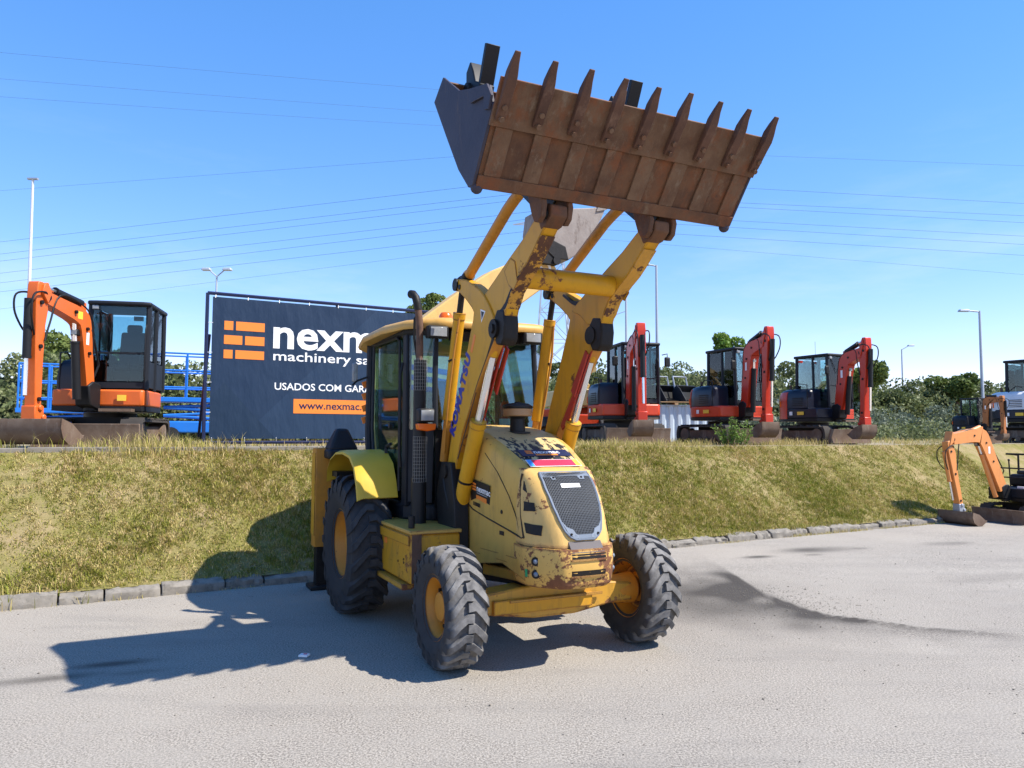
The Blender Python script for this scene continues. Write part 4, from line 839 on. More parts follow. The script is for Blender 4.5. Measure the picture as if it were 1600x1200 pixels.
for sd in (-1, 1):
    la = [o for o in bl.children if o.name.startswith('loader_arm')][0 if sd < 0 else 1]
    e_ = [(.235, 2.93), (.268, 2.958), (.34, 3.058), (.405, 3.102), (.505, 3.167), (.628, 3.232), (.705, 3.287), (.792, 3.357), (.86, 3.41)]
    MB().loft([[(x, sd*.417, z), (x+.004, sd*.417, z-.004), (x+.004, sd*.542, z-.004), (x, sd*.542, z)] for x, z in e_]).build('worn_underside', M['worn'], la)
    MB().prism([(.235, 2.93), (.27, 2.962), (.34, 3.062), (.40, 3.105), (.50, 3.17), (.47, 3.165), (.38, 3.12), (.30, 3.05), (.24, 2.99), (.17, 2.95), (.1, 2.93)], sd*.5405, sd*.5425).build('grease_stain', M['grease'], la)
    MB().prism([(.02, 2.72), (.06, 2.699), (-.095, 2.549), (-.281, 2.356), (-.45, 2.153), (-.455, 2.16), (-.29, 2.366), (-.108, 2.562), (-.005, 2.70), (-.03, 2.86), (.05, 2.87), (.07, 2.82)], sd*.5552, sd*.5572).build('grease_stain', M['seam'], la)
    e_ = [(.05, 2.69), (-.095, 2.549), (-.281, 2.356), (-.45, 2.153), (-.652, 1.902), (-.74, 1.72)]
    MB().loft([[(x, sd*.457, z), (x+.004, sd*.457, z-.003), (x+.004, sd*.557, z-.003), (x, sd*.557, z)] for x, z in e_]).build('worn_underside', M['link'], la)
MB().cyl((.375, -.42, 3.185), (.375, .42, 3.185), .092, n=24).build('cross_tube', M['arm'], bl)
# lettering on both arms, reading up the arm
dv = Vector((.60, 0, 1.10)).normalized()
for sd in (-1, 1):
    par = [o for o in bl.children if o.name.startswith('loader_arm')][0 if sd < 0 else 1]
    d_, u_ = (dv, Vector((-dv.z, 0, dv.x))) if sd < 0 else (dv, Vector((dv.z, 0, -dv.x)))
    o_ = Vector((-.835, sd*.5565, 1.845)) if sd < 0 else Vector((-.835-.09, sd*.5565, 1.845+.06))
    if sd < 0:
        text('KOMATSU', .165, M['blueprint'], par, frame(o_+u_*.028, d_, u_), bold=.010, sx=.97, space=1.18, extrude=.0008)
        e0 = o_+d_*.965; MB().box((0, 0, 0), (.17, .045, .002)).build('orange_dash', M['orangeprint'], par).matrix_local = frame(e0+u_*.035, d_, u_)
        tr = MB().prism([(-.055, .05), (.055, .05), (0, -.06)], -.001, .001, 'Z').build('warning_triangle', M['white'], par); tr.matrix_local = frame((-.20, -.5575, 2.935), (.95, 0, -.3), (.3, 0, .95))
        t2 = MB().prism([(-.035, .037), (.035, .037), (0, -.036)], .001, .002, 'Z').build('triangle_symbol', M['black'], tr)
# ---------------------------------------------------------------- front bucket
BW = 1.16
fl0, fl1 = Vector((1.03, 0, 3.655)), Vector((1.37, 0, 4.105))   # heel and lip of the floor
shell = MB(); inn = [(1.44, 4.20), (1.37, 4.105), (1.03, 3.655), (.955, 3.66), (.76, 3.85), (.50, 4.20), (.235, 4.575), (.40, 4.69)]
off = [(1.42, 4.21), (1.345, 4.12), (1.02, 3.69), (.97, 3.69), (.79, 3.87), (.53, 4.22), (.275, 4.575), (.42, 4.67)]
shell.prism(inn+off[::-1], -BW, BW)
bk = shell.build('front_bucket', M['bucket'], bl, bevel=.004)
for sd in (-1, 1):
    MB().prism([(1.37, 4.10), (1.03, 3.65), (.955, 3.655), (.76, 3.845), (.50, 4.195), (.225, 4.575), (.425, 4.70), (.755, 4.455), (1.02, 4.36), (1.31, 4.265)], sd*(BW+.001), sd*(BW+.024)).build('side_plate', M['bucketside'], bk, bevel=.005)
    MB().prism([(1.03, 4.24), (1.0, 4.36), (1.31, 4.268), (1.385, 4.16), (1.345, 4.075), (1.27, 4.10), (1.26, 4.2)], sd*(BW+.025), sd*(BW+.045)).build('side_cutter', M['bucketside'], bk, bevel=.004)
    MB().ball((1.005, sd*(BW-.02), 3.645), .045).build('heel_corner', M['bucketside'], bk)
dF = (fl1-fl0).normalized(); nF = Vector((dF.z, 0, -dF.x))      # outward normal of the floor (facing front / down)
def floor_pt(t, y, o): p = fl0+(fl1-fl0)*t+nF*o; return (p.x, y, p.z)
def floor_plate(t0, t1, y0, y1, th, name, mat, par, o=.001, y0b=None, y1b=None, bev=.004):
    y0b = y0 if y0b is None else y0b; y1b = y1 if y1b is None else y1b
    mb = MB(); vs = [floor_pt(t, y, q) for q in (o, th) for t, y in ((t0, y0), (t0, y1), (t1, y1b), (t1, y0b))]
    mb.add(vs, [(3, 2, 1, 0), (4, 5, 6, 7), (0, 1, 5, 4), (1, 2, 6, 5), (2, 3, 7, 6), (3, 0, 4, 7)]); return mb.build(name, mat, par, bevel=bev)
floor_plate(.76, 1.33, -BW-.02, BW+.02, .028, 'cutting_edge', M['bucketedge'], bk)
floor_plate(-.02, .145, -BW, BW, .020, 'heel_plate', M['bucket'], bk)
for i in range(8):
    y = -1.06+i*(2.12/7); floor_plate(.147, .758, y-.065, y+.065, .020, 'wear_strip', M['bucketedge'], bk)
for i in range(9):
    y = -1.125+i*(2.25/8); w = .036; jt = random.uniform(-.03, .02)
    # shank bolted under the edge, tip bending forward and up
    secs = []
    for t, o0, o1, ww in ((.84, .029, .050, w*.9), (.92, .029, .065, w), (1.15, .029, .075, w*1.02), (1.30, .024, .085, w*1.05), (1.40, .018, .080, w*.95), (1.52, .030, .068, w*.75), (1.66+jt, .050, .066, w*.55)):
        secs.append([floor_pt(t, y-ww, o0), floor_pt(t, y+ww, o0), floor_pt(t, y+ww, o1), floor_pt(t, y-ww, o1)])
    th_ = MB().loft(secs).build('tooth', M['tooth'], bk, bevel=.005)
    mb = MB()
    for t in (.87, 1.01):
        p = Vector(floor_pt(t, y, .055)); mb.cyl(p, p+nF*.034, .019, n=8)
    mb.build('tooth_bolts', M['bucketedge'], th_)
for sd in (-1, 1):
    for yy in (.375, .60):
        MB().prism([(1.02, 3.652), (.80, 3.80), (.80, 3.70), (.86, 3.55), (.90, 3.49), (.96, 3.475), (1.01, 3.51), (1.035, 3.60)], sd*yy-.022, sd*yy+.022).build('hinge_ear', M['bucket'], bk, bevel=.008)
    for yy in (.40, .58): MB().prism([(.90, 3.72), (.55, 4.12), (.42, 3.95), (.45, 3.86), (.60, 3.80), (.78, 3.66)], sd*yy-.015, sd*yy+.015).build('link_ear', M['black'], bk, bevel=.006)
    MB().cyl((.47, sd*.38, 3.90), (.47, sd*.60, 3.90), .035).build('link_pin', M['grease'], bk)
# folded pallet forks carried behind the bucket
for y in (-.90, .44):
    fk = MB().box((.66, y, 4.70), (.045, .115, .40), Matrix.Rotation(R(25), 3, 'Y')).build('pallet_fork', M['black'], bk, bevel=.004)
    MB().prism([(.44, 4.55), (.62, 4.52), (.66, 4.60), (.56, 4.66), (.52, 4.76), (.46, 4.86), (.38, 4.80), (.38, 4.64)], y-.07, y+.06).cyl((.44, y-.10, 4.64), (.44, y+.10, 4.64), .05).build('fork_hinge', M['black'], fk, bevel=.01)
# ---------------------------------------------------------------- rear frame, stabilisers, backhoe
MB().box((-3.40, 0, .95), (.22, 2.1, .5)).box((-3.15, 0, .75), (.5, .8, .4)).build('rear_frame', M['yellow'], bl, bevel=.015)
for sd in (-1, 1):
    s_ = MB().box((-3.60, sd*1.20, 1.11), (.20, .215, 1.20)).build('stabiliser', M['link'], bl, bevel=.01)
    MB().box((-3.60, sd*1.312, 1.15), (.19, .006, 1.0)).build('stabiliser_face', M['yellow'], s_)
    MB().box((-3.712, sd*1.20, 1.2), (.02, .19, .8)).build('white_reflector', M['steel'], s_)
    MB().box((-3.60, sd*1.20, .36), (.14, .15, .64)).build('stabiliser_leg', M['grease'], s_, bevel=.006)
    MB().box((-3.60, sd*1.20, .025), (.32, .30, .05)).build('stabiliser_foot', M['black'], s_, bevel=.01)
    MB().box((-3.42, sd*1.02, 1.82), (.34, .36, .26), None, .38).box((-3.42, sd*1.02, 1.64), (.36, .38, .12)).build('stabiliser_cover', M['plastic'], s_, bevel=.03)
DX = -3.55
bm_ = MB().prism([(-.5, .95), (.22, .95), (.52, 2.3), (.80, 3.06), (1.343, 3.611), (1.797, 3.944), (2.02, 4.24), (1.90, 4.42), (1.5, 4.36), (1.0, 4.12), (.514, 3.785), (.126, 3.483), (-.42, 3.05), (-.62, 2.8), (-.64, 2.3)], DX-.20, DX+.15, 'X').build('backhoe_boom', M['boom'], bl, bevel=.02)
for k in range(3):
    p0 = .02; MB().prism([(-.22, 2.46+k*.13), (.36, 2.40+k*.13), (.36, 2.47+k*.13), (-.22, 2.53+k*.13)], DX+.151, DX+.154, 'X').build('blue_stripe', M['blueprint'], bm_)
text('KOMATSU', .22, M['white'], bm_, frame((DX+.155, .95, 3.50), (0, .80, .585), (0, -.585, .80)), bold=.006, sx=1.2, extrude=.001)
bd = MB().prism([(1.70, 5.05), (1.66, 4.75), (1.74, 4.5), (1.92, 4.36), (2.15, 4.36), (2.36, 4.5), (2.55, 4.78), (2.72, 5.04), (2.80, 5.22), (2.62, 5.19), (2.2, 5.12)], DX-.24, DX+.24, 'X').build('backhoe_bucket', M['digsteel'], bl, bevel=.012)
MB().prism([(1.66, 4.80), (1.74, 4.5), (1.92, 4.36), (2.15, 4.36), (2.1, 4.55), (1.9, 4.62)], DX+.242, DX+.262, 'X').build('bucket_heel', M['grease'], bd, bevel=.01)
for k in range(4): MB().prism([(2.62, 5.13), (2.76, 5.17), (3.0, 5.29), (2.96, 5.31), (2.66, 5.23)], DX-.25+k*.15, DX-.19+k*.15, 'X').build('tooth', M['digsteel'], bd)
MB().tube([(DX+.19, 1.7, 4.25), (DX+.2, 1.62, 4.5), (DX+.2, 1.72, 4.75)], .05).cyl((DX-.2, 1.95, 4.33), (DX+.28, 1.95, 4.33), .06).box((DX+.2, 1.80, 4.35), (.1, .22, .14)).build('bucket_linkage', M['grease'], bd)
MB().box((.80, .60, 3.83), (.10, .12, .09)).build('orange_marker', M['orangeprint'], bk, bevel=.02)

# ------------------------------------------------------------------ banner
BX = {'l1': (0.272, 2.145), 'l1b': (0.275, 1.993), 'l1r': (0.93, 2.135), 'l3': (0.271, 1.657), 'l3b': (0.274, 1.511), 'n_b': (1.065, 1.742), 'n_t': (1.059, 2.132), 'm_b': (1.069, 1.519), 'm_t': (1.067, 1.641), 'us_b': (1.11, 1.009), 'us_t': (1.108, 1.131), 'wb': (1.448, 0.855), 'wb2': (1.444, 0.603), 'w_b': (1.543, 0.682)}
bn = empty('advertising_banner', kw(2.49, 3.6, TER), KA, 'dark slate advertising banner on a steel frame with orange brick logo', 'banner')
BLn = 4.42; z0, z1 = .10, 2.60
cloth = MB().box((BLn/2, 0, (z0+z1)/2), (BLn-.16, .012, z1-z0-.12)).build('banner_sheet', M['banner'], bn)
fm = M['black']
for a, b in (((0, .03, z0), (BLn, .03, z0)), ((0, .03, z1), (BLn, .03, z1)), ((0, .03, -.05), (0, .03, z1)), ((BLn, .03, -.05), (BLn, .03, z1)), ((BLn/2, .05, -.05), (BLn/2, .05, z1))):
    MB().tube([a, b], .030, 6).build('frame_tube', M['navy'], bn)
for x in (.05, BLn-.05): MB().tube([(x, .05, 1.9), (x, 1.2, 0)], .025, 6).build('frame_brace', M['navy'], bn)
for x in (.0, BLn): MB().box((x, .03, -.02), (.12, .3, .08)).build('frame_foot', M['black'], bn)
for x in np.linspace(.12, BLn-.12, 9):
    for z in (z0+.08, z1-.08): MB().tube([(x, -.012, z), (x+.01, .02, z+(.07 if z > 1 else -.07))], .006, 5).build('lacing_tie', M['white'], bn)
for z in np.linspace(z0+.5, z1-.5, 4):
    for x in (.09, BLn-.09): MB().tube([(x, -.012, z), (x-.07 if x < 1 else x+.07, .02, z)], .006, 5).build('lacing_tie', M['white'], bn)
F0 = Matrix.Rotation(math.pi/2, 4, 'X')      # text plane -> local XZ facing -Y
def btext(s, size, x, z, bold, sx, mat): text(s, size, mat, bn, Matrix.Translation((x, -.009, z)) @ F0, bold=bold, sx=sx, extrude=.001)
def bblock(x0, x1, za, zb, mat, y=-.0085, name='logo_block'): return MB().box(((x0+x1)/2, y, (za+zb)/2), (x1-x0, .004, zb-za)).build(name, mat, bn)
LX0, LX1 = BX['l1'][0], BX['l1r'][0]
rowz = [(BX['l1b'][1], BX['l1'][1]), None, (BX['l3b'][1], BX['l3'][1])]
mid = (rowz[0][0]+rowz[2][0])/2; hh_ = rowz[0][1]-rowz[0][0]; rowz[1] = (mid, mid+hh_)
for k, (a, b) in enumerate(rowz):
    g = LX0+(LX1-LX0)*(.24 if k != 1 else .47); bblock(LX0, g-.015, a, b, M['orangeprint']); bblock(g+.03, LX1, a, b, M['orangeprint'])
nzb = BX['n_b'][1]; xh = BX['n_t'][1]-nzb
btext('nexmac', xh/.52, BX['n_b'][0]-.02, nzb, .016, 1.12, M['white'])
btext('machinery sales', (BX['m_t'][1]-BX['m_b'][1])/.52*1.0, BX['m_b'][0], BX['m_b'][1], .002, 1.42, M['white'])
btext('USADOS COM GARANTIA', (BX['us_t'][1]-BX['us_b'][1])/.70, BX['us_b'][0], BX['us_b'][1], .002, 1.06, M['white'])
bblock(BX['wb'][0], BX['wb'][0]+1.86, BX['wb2'][1], BX['wb'][1], M['orangeprint'], name='web_box')
text('www.nexmac.com', .185, M['navy'], bn, Matrix.Translation((BX['w_b'][0], -.0125, BX['w_b'][1])) @ F0, bold=.002, sx=1.08, extrude=.0008)

# ------------------------------------------------------------------ tracked excavators
def excavator(loc, head, label, P, scale=1., group=None, cat='excavator'):
    r = empty('mini_excavator', loc, R(head), label, cat, group, scale)
    body, arm, cover, cyl = P['body'], P['arm'], P['cover'], P.get('cyl', M['black'])
    # undercarriage
    for sd in (-1, 1):
        y = sd*.60; n = 40; L_, h = .78, .23
        loop = []
        for i in range(n):
            a = 2*math.pi*i/n; x = math.copysign(min(1, abs(math.cos(a))*1.5), math.cos(a)); loop.append((x*L_+ .22*math.cos(a), .25+h*math.copysign(min(1, abs(math.sin(a))*1.25), math.sin(a))))
        tr = MB(); tr.loft([[(x, y-.16, z), (x, y+.16, z), (x*.955, y+.16, .25+(z-.25)*.84), (x*.955, y-.16, .25+(z-.25)*.84)] for x, z in loop+[loop[0]]], caps=False)
        t = tr.build('track', M['track'], r, ang=40)
        lg = MB()
        for i in range(n):
            x, z = loop[i]; d = Vector((x, 0, (z-.25)*1.5)).normalized(); lg.box((x+d.x*.012, y, z+d.z*.012), (.05, .33, .03), Matrix.Rotation(-math.atan2(d.x, d.z)*-1, 3, 'Y'))
        lg.build('track_pads', M['track'], t)
        MB().box((0, y, .25), (1.4, .14, .24)).build('track_frame', P.get('frame', M['mud']), t, bevel=.03)
        for x in (-.72, .72): MB().cyl((x, y-.13, .25), (x, y+.13, .25), .17, n=16).build('sprocket', M['mud'], t)
        for x in (-.4, -.13, .13, .4): MB().cyl((x, y-.12, .12), (x, y+.12, .12), .07, n=10).build('roller', M['mud'], t)
    MB().box((0, 0, .42), (.9, .95, .2)).cyl((0, 0, .45), (0, 0, .60), .42, n=24).build('undercarriage', M['black'], r)
    if P.get('blade', 1):
        bx = P.get('bladex', 1.15); bd = MB().prism([(bx, .04), (bx+.10, .02), (bx+.07, .18), (bx+.12, .40), (bx+.06, .40), (bx, .2)], -.80, .80).build('dozer_blade', M['mud'], r, bevel=.008)
        for sd in (-1, 1): MB().prism([(.4, .25), (bx+.02, .10), (bx+.02, .22), (.4, .38)], sd*.36, sd*.46).build('blade_arm', M['mud'], bd)
    # upper body
    hull = []
    for a in np.linspace(math.pi*.5, math.pi*1.5, 13): hull.append((-.18+.72*math.cos(a), .76*math.sin(a)))
    hull = [(.72, .76)] + hull + [(.72, -.70), (.80, -.40), (.80, .70)]
    MB().prism(hull, .62, .70, 'Z').build('turntable_plate', M['black'], r)
    MB().prism(hull, .70, .98, 'Z').build('skirt', body, r, bevel=.03)
    ch = [(x*.97 if x < 0 else x, y*.985) for x, y in hull if x < .3]
    cwl = [(x, y) for x, y in hull if x < -.2]
    # counterweight shell at the rear and the engine cover on the right
    if P.get('cab', 1):
        secs = []
        for z, k in ((.982, 1.0), (1.2, 1.0), (1.38, .97), (1.48, .90), (1.52, .76)):
            q = [(-.18+(.715*k)*math.cos(a), .755*k*math.sin(a)) for a in np.linspace(math.pi*.62, math.pi*1.48, 11)]
            secs.append([(x, y, z) for x, y in q]+[(.42-(1-k)*.3, -.74*k, z), (.46-(1-k)*.3, -.22, z), (-.25, -.16, z), (-.38, .35*k, z)])
        MB().loft(secs).build('engine_cover', cover, r, ang=45)
        secs = []
        for z, k in ((P.get('cwz', .95), 1.016), (1.2, 1.018), (1.36, .992), (1.44, .95)):
            q = [(-.18+(.72*k)*math.cos(a), .76*k*math.sin(a)) for a in np.linspace(math.pi*.66, math.pi*P.get('cwe', 1.36), 12)]
            secs.append([(x, y, z) for x, y in q]+[(x*.94, y*.94, z) for x, y in q[::-1]])
        MB().loft(secs).build('counterweight', P.get('cw', body), r, ang=45)
        MB().box((-.62, .60, 1.12), (.10, .05, .16), -.6).box((-.50, -.66, 1.12), (.12, .04, .16), .5).build('rear_light', M['amber'], r, bevel=.01)
        # cab
        cz0, cz1 = .99, 2.44; X0, X1, Y0, Y1 = -.40, .70, -.17, .74
        fr = P.get('cabmat', M['plastic'])
        def pl(p, q, w=.045): MB().tube([p, q], w, 6).build('cab_pillar', fr, r)
        for x, y in ((X1, Y0), (X1, Y1), (X0, Y0), (X0, Y1)): pl((x, y, cz0), (x-(.05 if x > 0 else -.03), y, cz1))
        pl((.20, Y1+.01, cz0), (.18, Y1+.01, cz1), .035); pl((.20, Y0-.01, cz0+.5), (.18, Y0-.01, cz1), .03)
        MB().prism([(X0-.06, Y0-.05), (X1+.02, Y0-.05), (X1+.05, Y0+.1), (X1+.05, Y1-.1), (X1+.02, Y1+.05), (X0-.06, Y1+.05)], cz1-.02, cz1+.055, 'Z').build('cab_roof', fr, r, bevel=.03, seg=3)
        MB().box(((X0+X1)/2, Y1, 1.25), (X1-X0-.1, .03, .46)).build('door_panel', fr, r, bevel=.01)
        MB().box((X1-.005, (Y0+Y1)/2, 1.06), (.03, Y1-Y0-.06, .10)).build('cab_sill', fr, r)
        MB().box((X0+.02, (Y0+Y1)/2, 1.3), (.03, Y1-Y0-.06, .55)).build('cab_back', fr, r)
        gm = M['glassdark']
        def pane(c, d): MB().box(c, d).build('window_pane', gm, r)
        pane((X1-.015, (Y0+Y1)/2, 1.36), (.006, Y1-Y0-.08, .46)); pane((X1-.035, (Y0+Y1)/2, 2.02), (.006, Y1-Y0-.08, .78))
        MB().box((X1-.02, (Y0+Y1)/2, 1.61), (.03, Y1-Y0-.06, .03)).build('window_bar', fr, r)
        pane(((X0+.2)/2, Y1, 1.95), (.50, .006, .90)); pane((.44, Y1, 1.95), (.40, .006, .90)); pane((.44, Y0, 1.8), (.40, .006, 1.2)); pane(((X0+.2)/2, Y0, 1.95), (.50, .006, .9)); pane((X0+.03, (Y0+Y1)/2, 1.98), (.006, Y1-Y0-.1, .8))
        s_ = MB().box((.0, .28, 1.40), (.44, .44, .12)).box((-.22, .28, 1.75), (.12, .44, .66), Matrix.Rotation(R(-10), 3, 'Y')).box((-.27, .28, 2.14), (.09, .26, .16)).build('seat', M['seat'], r, bevel=.04)
        MB().box((0, .28, 1.16), (.4, .5, .34)).build('seat_base', M['black'], s_)
        for y in (.0, .56): MB().box((.14, y, 1.52), (.30, .10, .16)).tube([(.24, y, 1.6), (.28, y, 1.82)], .018).build('control_lever', M['black'], r)
        for y in (.16, .40): MB().tube([(.48, y, 1.05), (.50, y, 1.55)], .015).build('travel_lever', M['black'], r)
        for y in P.get('mirrors', (Y0-.12,)):
            MB().tube([(X1-.05, y*.9, 2.2), (X1+.05, y, 2.22), (X1+.05, y, 2.12)], .012).build('mirror_arm', M['black'], r); MB().box((X1+.05, y, 2.02), (.06, .15, .24)).build('mirror', M['black'], r, bevel=.03)
        MB().box((X1+.0, Y0+.08, cz1-.06), (.06, .10, .07)).build('cab_lamp', M['lens'], r, bevel=.01)
        MB().tube([(X1-.02, Y0+.12, 2.36), (X1+.0, Y0+.35, 1.95)], .008, 4).build('wiper', M['black'], r)
        MB().tube([(X1+.04, Y1-.02, 1.15), (X1+.07, Y1-.02, 1.25), (X1+.05, Y1-.02, 2.0), (X1, Y1-.02, 2.1)], .013, 6).build('grab_handle', M['black'], r)
        MB().tube([(.42, -.70, 1.0), (.42, -.70, 1.62), (.12, -.70, 1.66), (-.1, -.68, 1.5)], .014, 6).build('side_rail', M['black'], r)
        MB().box((.02, Y1+.025, 1.52), (.14, .02, .04)).build('door_handle', M['black'], r)
        for k_ in range(5): MB().box((.12, -.748, 1.06+k_*.05), (.36, .012, .018)).build('vent_slat', M['grease'], r)
        MB().box((.22, -.752, .84), (.22, .006, .09)).build('warning_sticker', M['yellowstrip'], r); MB().box((-.1, -.765, .84), (.10, .006, .10)).build('white_sticker', M['white'], r)
        MB().cyl((-.45, -.35, 1.5), (-.45, -.35, 1.66), .035, n=10).build('exhaust_stub', M['exh'], r)
        MB().box((X0-.02, .3, 2.36), (.05, .16, .08)).build('rear_lamp', M['lens'], r)
        MB().box((.9, .35, .63), (.2, .5, .05)).build('foot_step', M['mud'], r)
    else:
        MB().prism([(x*.9, y*.92) for x, y in hull if x < .3], .98, 1.35, 'Z').build('engine_cover', cover, r, bevel=.08, seg=3)
        s_ = MB().box((-.05, .0, 1.42), (.44, .44, .12)).box((-.30, .0, 1.72), (.12, .44, .56), Matrix.Rotation(R(-10), 3, 'Y')).build('seat', M['seat'], r, bevel=.05)
        MB().tube([(.55, -.6, .98), (.55, -.6, 1.55), (.55, .6, 1.55), (.55, .6, .98)], .025).build('guard_rail', M['black'], r)
        MB().tube([(.55, -.6, 1.28), (.55, .6, 1.28)], .02).build('guard_rail', M['black'], r)
        MB().tube([(-.5, -.62, .98), (-.5, -.62, 1.9), (.0, -.62, 1.95), (.0, .62, 1.95), (-.5, .62, 1.9), (-.5, .62, .98)], .03).build('folded_roll_bar', M['black'], r)
        for y in (-.3, .3): MB().tube([(.3, y, 1.0), (.34, y, 1.75)], .02).ball((.34, y, 1.78), .035).build('control_lever', M['black'], r)
        MB().box((.62, .25, .98), (.05, .2, .12)).build('plate_label', M['white'], r)
    # swing bracket and boom (plane turned by the swing angle about the bracket pin)
    sw = empty('boom_pivot_tmp') if False else None
    sa = R(P.get('swing', 0)); px, py = .86, -.06
    def W(x, y, z): dx = x-px; return (px+dx*math.cos(sa)-y*math.sin(sa), py+dx*math.sin(sa)+y*math.cos(sa), z)
    def tf(mb): mb.v = [W(v[0], v[1], v[2]) for v in mb.v]; return mb
    tf(MB().cyl((.86, 0, .60), (.86, 0, 1.08), .11).prism([(.80, .62), (1.08, .70), (1.14, 1.02), (1.0, 1.10), (.80, 1.05)], -.13, .13)).build('swing_bracket', M['black'], r, bevel=.02)
    K = P['boom']; foot, kn, tip = [Vector((a, 0, b)) for a, b in K['pts']]; w0, w1, w2 = K.get('w', (.135, .20, .125))
    # boom outline: curved banana
    ctl = [foot, foot.lerp(kn, .45), foot.lerp(kn, .80), foot.lerp(kn, .93)+(tip-kn)*.02, kn.lerp(tip, .06)+(foot-kn)*.03, kn.lerp(tip, .22), kn.lerp(tip, .55), tip]
    cl = []
    for i in range(13):
        q = i/12*(len(ctl)-1); k_ = min(int(q), len(ctl)-2); cl.append(ctl[k_].lerp(ctl[k_+1], q-k_))
    L1, L2 = [], []
    for i, p in enumerate(cl):
        d = (cl[min(i+1, 12)]-cl[max(i-1, 0)]).normalized(); nn = Vector((-d.z, 0, d.x)); t = i/12; w = w0+(w1-w0)*min(1, t*2) if t < .5 else w1+(w2-w1)*(t-.5)*2
        L1.append(p+nn*w); L2.append(p-nn*w)
    poly = [(q.x, q.z) for q in L1]+[(q.x, q.z) for q in L2[::-1]]
    bo = tf(MB().prism(poly, -K.get('th', .115), K.get('th', .115))).build('boom', arm, r, bevel=.015)
    at, ab = [Vector((a, 0, b)) for a, b in K['arm']]; d = (ab-at).normalized(); nn = Vector((-d.z, 0, d.x))
    if nn.x > 0: nn = -nn                    # towards the machine
    st_ = [(-.03, .05, .05), (.0, .08, .07), (.08, .12, .085), (.19, .17, .095), (.32, .12, .09), (.6, .09, .08), (1., .07, .07)]; La = (ab-at).length
    poly = [tuple((at+d*La*t+nn*a)[k] for k in (0, 2)) for t, a, b in st_]+[tuple((at+d*La*t-nn*b)[k] for k in (0, 2)) for t, a, b in st_[::-1]]
    ar = tf(MB().prism(poly, -K.get('th', .115)*.86, K.get('th', .115)*.86)).build('dipper_arm', arm, r, bevel=.012)
    tf(MB().cyl((tip.x, -.12, tip.z), (tip.x, .12, tip.z), .05)).build('arm_pin', M['black'], ar)
    # cylinders
    def ram(a, b, ra, f, name, mat):
        a, b = Vector(a), Vector(b); m_ = a.lerp(b, f)
        c = tf(MB().cyl(a, m_, ra, n=12).cyl(a.lerp(m_, .96), m_, ra*1.12, n=12)).build(name, mat, r); tf(MB().cyl(m_, b, ra*.5, n=10)).build('cylinder_rod', M['chrome'], c); return c
    up = (kn-foot).normalized(); fw_ = Vector((up.z, 0, -up.x))
    ram(foot+fw_*.22+Vector((0, 0, -.12)), cl[7]-Vector((0, 0, 0))+fw_*.10, .065, .72, 'boom_cylinder', K.get('bcyl', cyl))
    topm = cl[6]+Vector((-.02, 0, .28)); tf(MB().box(tuple(cl[6]+Vector((-.02, 0, .2))), (.12, .12, .2))).build('cylinder_bracket', arm, bo, bevel=.01)
    ram(topm, at+Vector((-.01, 0, .03)), .065, .62, 'arm_cylinder', cyl)
    out = -nn
    ram(at+d*La*.12+out*.15, at+d*La*.90+out*.17, .058, .62, 'bucket_cylinder', cyl)
    if 'label' in P: pass
    for y in (-.11, .10):
        hp = [cl[2]+Vector((-.12, y, 0)), cl[5]+Vector((-.16, y, .06)), cl[8]+Vector((-.05, y, .17)), cl[11]+Vector((-.02, y, .12)), at.lerp(ab, .30)+nn*.18+Vector((0, y, 0)), at.lerp(ab, .45)+nn*.08+Vector((0, y, 0))]
        tf(MB().tube([tuple(q) for q in smooth(hp)], .014, 6)).build('hydraulic_hose', M['black'], bo)
    for y in (-.13, .125):
        b0 = at+nn*.10+d*La*.10; hp = [b0+Vector((-.05, y*.6, -.02)), b0+Vector((.06, y*1.0, .08)), b0+out*.32+Vector((0, y*1.1, .02)), b0+out*.36+Vector((0, y*1.0, -.22)), b0+out*.26+Vector((0, y*.7, -.45)), b0+out*.17+Vector((0, y*.4, -.56))]
        tf(MB().tube([tuple(q) for q in smooth(hp)], .015, 6)).build('hydraulic_hose', M['black'], ar)
    tf(MB().tube([tuple(cl[1]+Vector((-.16, .06, -.1))), tuple(cl[1]+Vector((-.26, .08, .12))), tuple(cl[3]+Vector((-.20, .08, 0))), tuple(cl[4]+Vector((-.12, .08, 0)))], .018, 6)).build('hydraulic_hose', M['black'], bo)
    tf(MB().box(tuple(cl[7]+Vector((.05, -.0, -.24))), (.10, .12, .10))).build('boom_lamp', M['black'], bo, bevel=.015)
    tf(MB().box(tuple(cl[7]+Vector((.105, -.0, -.24))), (.012, .09, .07))).build('lamp_lens', M['lens'], bo)
    if P.get('lift_pad'):
        for y in (-K.get('th', .115)-.0015, K.get('th', .115)+.0015): tf(MB().box(tuple(cl[8]+Vector((0, y, .0))), (.12, .003, .12))).build('boom_sticker', P['lift_pad'], bo)
    for q_ in (2, 4, 9): tf(MB().cyl(tuple(cl[q_]+Vector((0, -.13, 0))), tuple(cl[q_]+Vector((0, .13, 0))), .028, n=10)).build('boom_bolt', M['grease'], bo)
    for f_ in (.14, .5, .93): tf(MB().cyl(tuple(at.lerp(ab, f_)+Vector((0, -.112, 0))), tuple(at.lerp(ab, f_)+Vector((0, .112, 0))), .032, n=10)).build('arm_bolt', M['grease'], ar)
    for y in (-K.get('th', .115)-.002, K.get('th', .115)+.002): tf(MB().box(tuple(cl[3]+Vector((0, y, 0))), (.07, .004, .20))).build('boom_decal', M['white'] if P.get('decal', 1) else M['navy'], bo)
    tf(MB().prism([(tip.x-.05, tip.z+.08), (tip.x+.04, tip.z+.22), (at.x-.02, at.z+.02), (at.x+.02, at.z-.10), (tip.x+.02, tip.z-.1)], -.122, .122)).build('arm_bracket', arm, ar, bevel=.01)
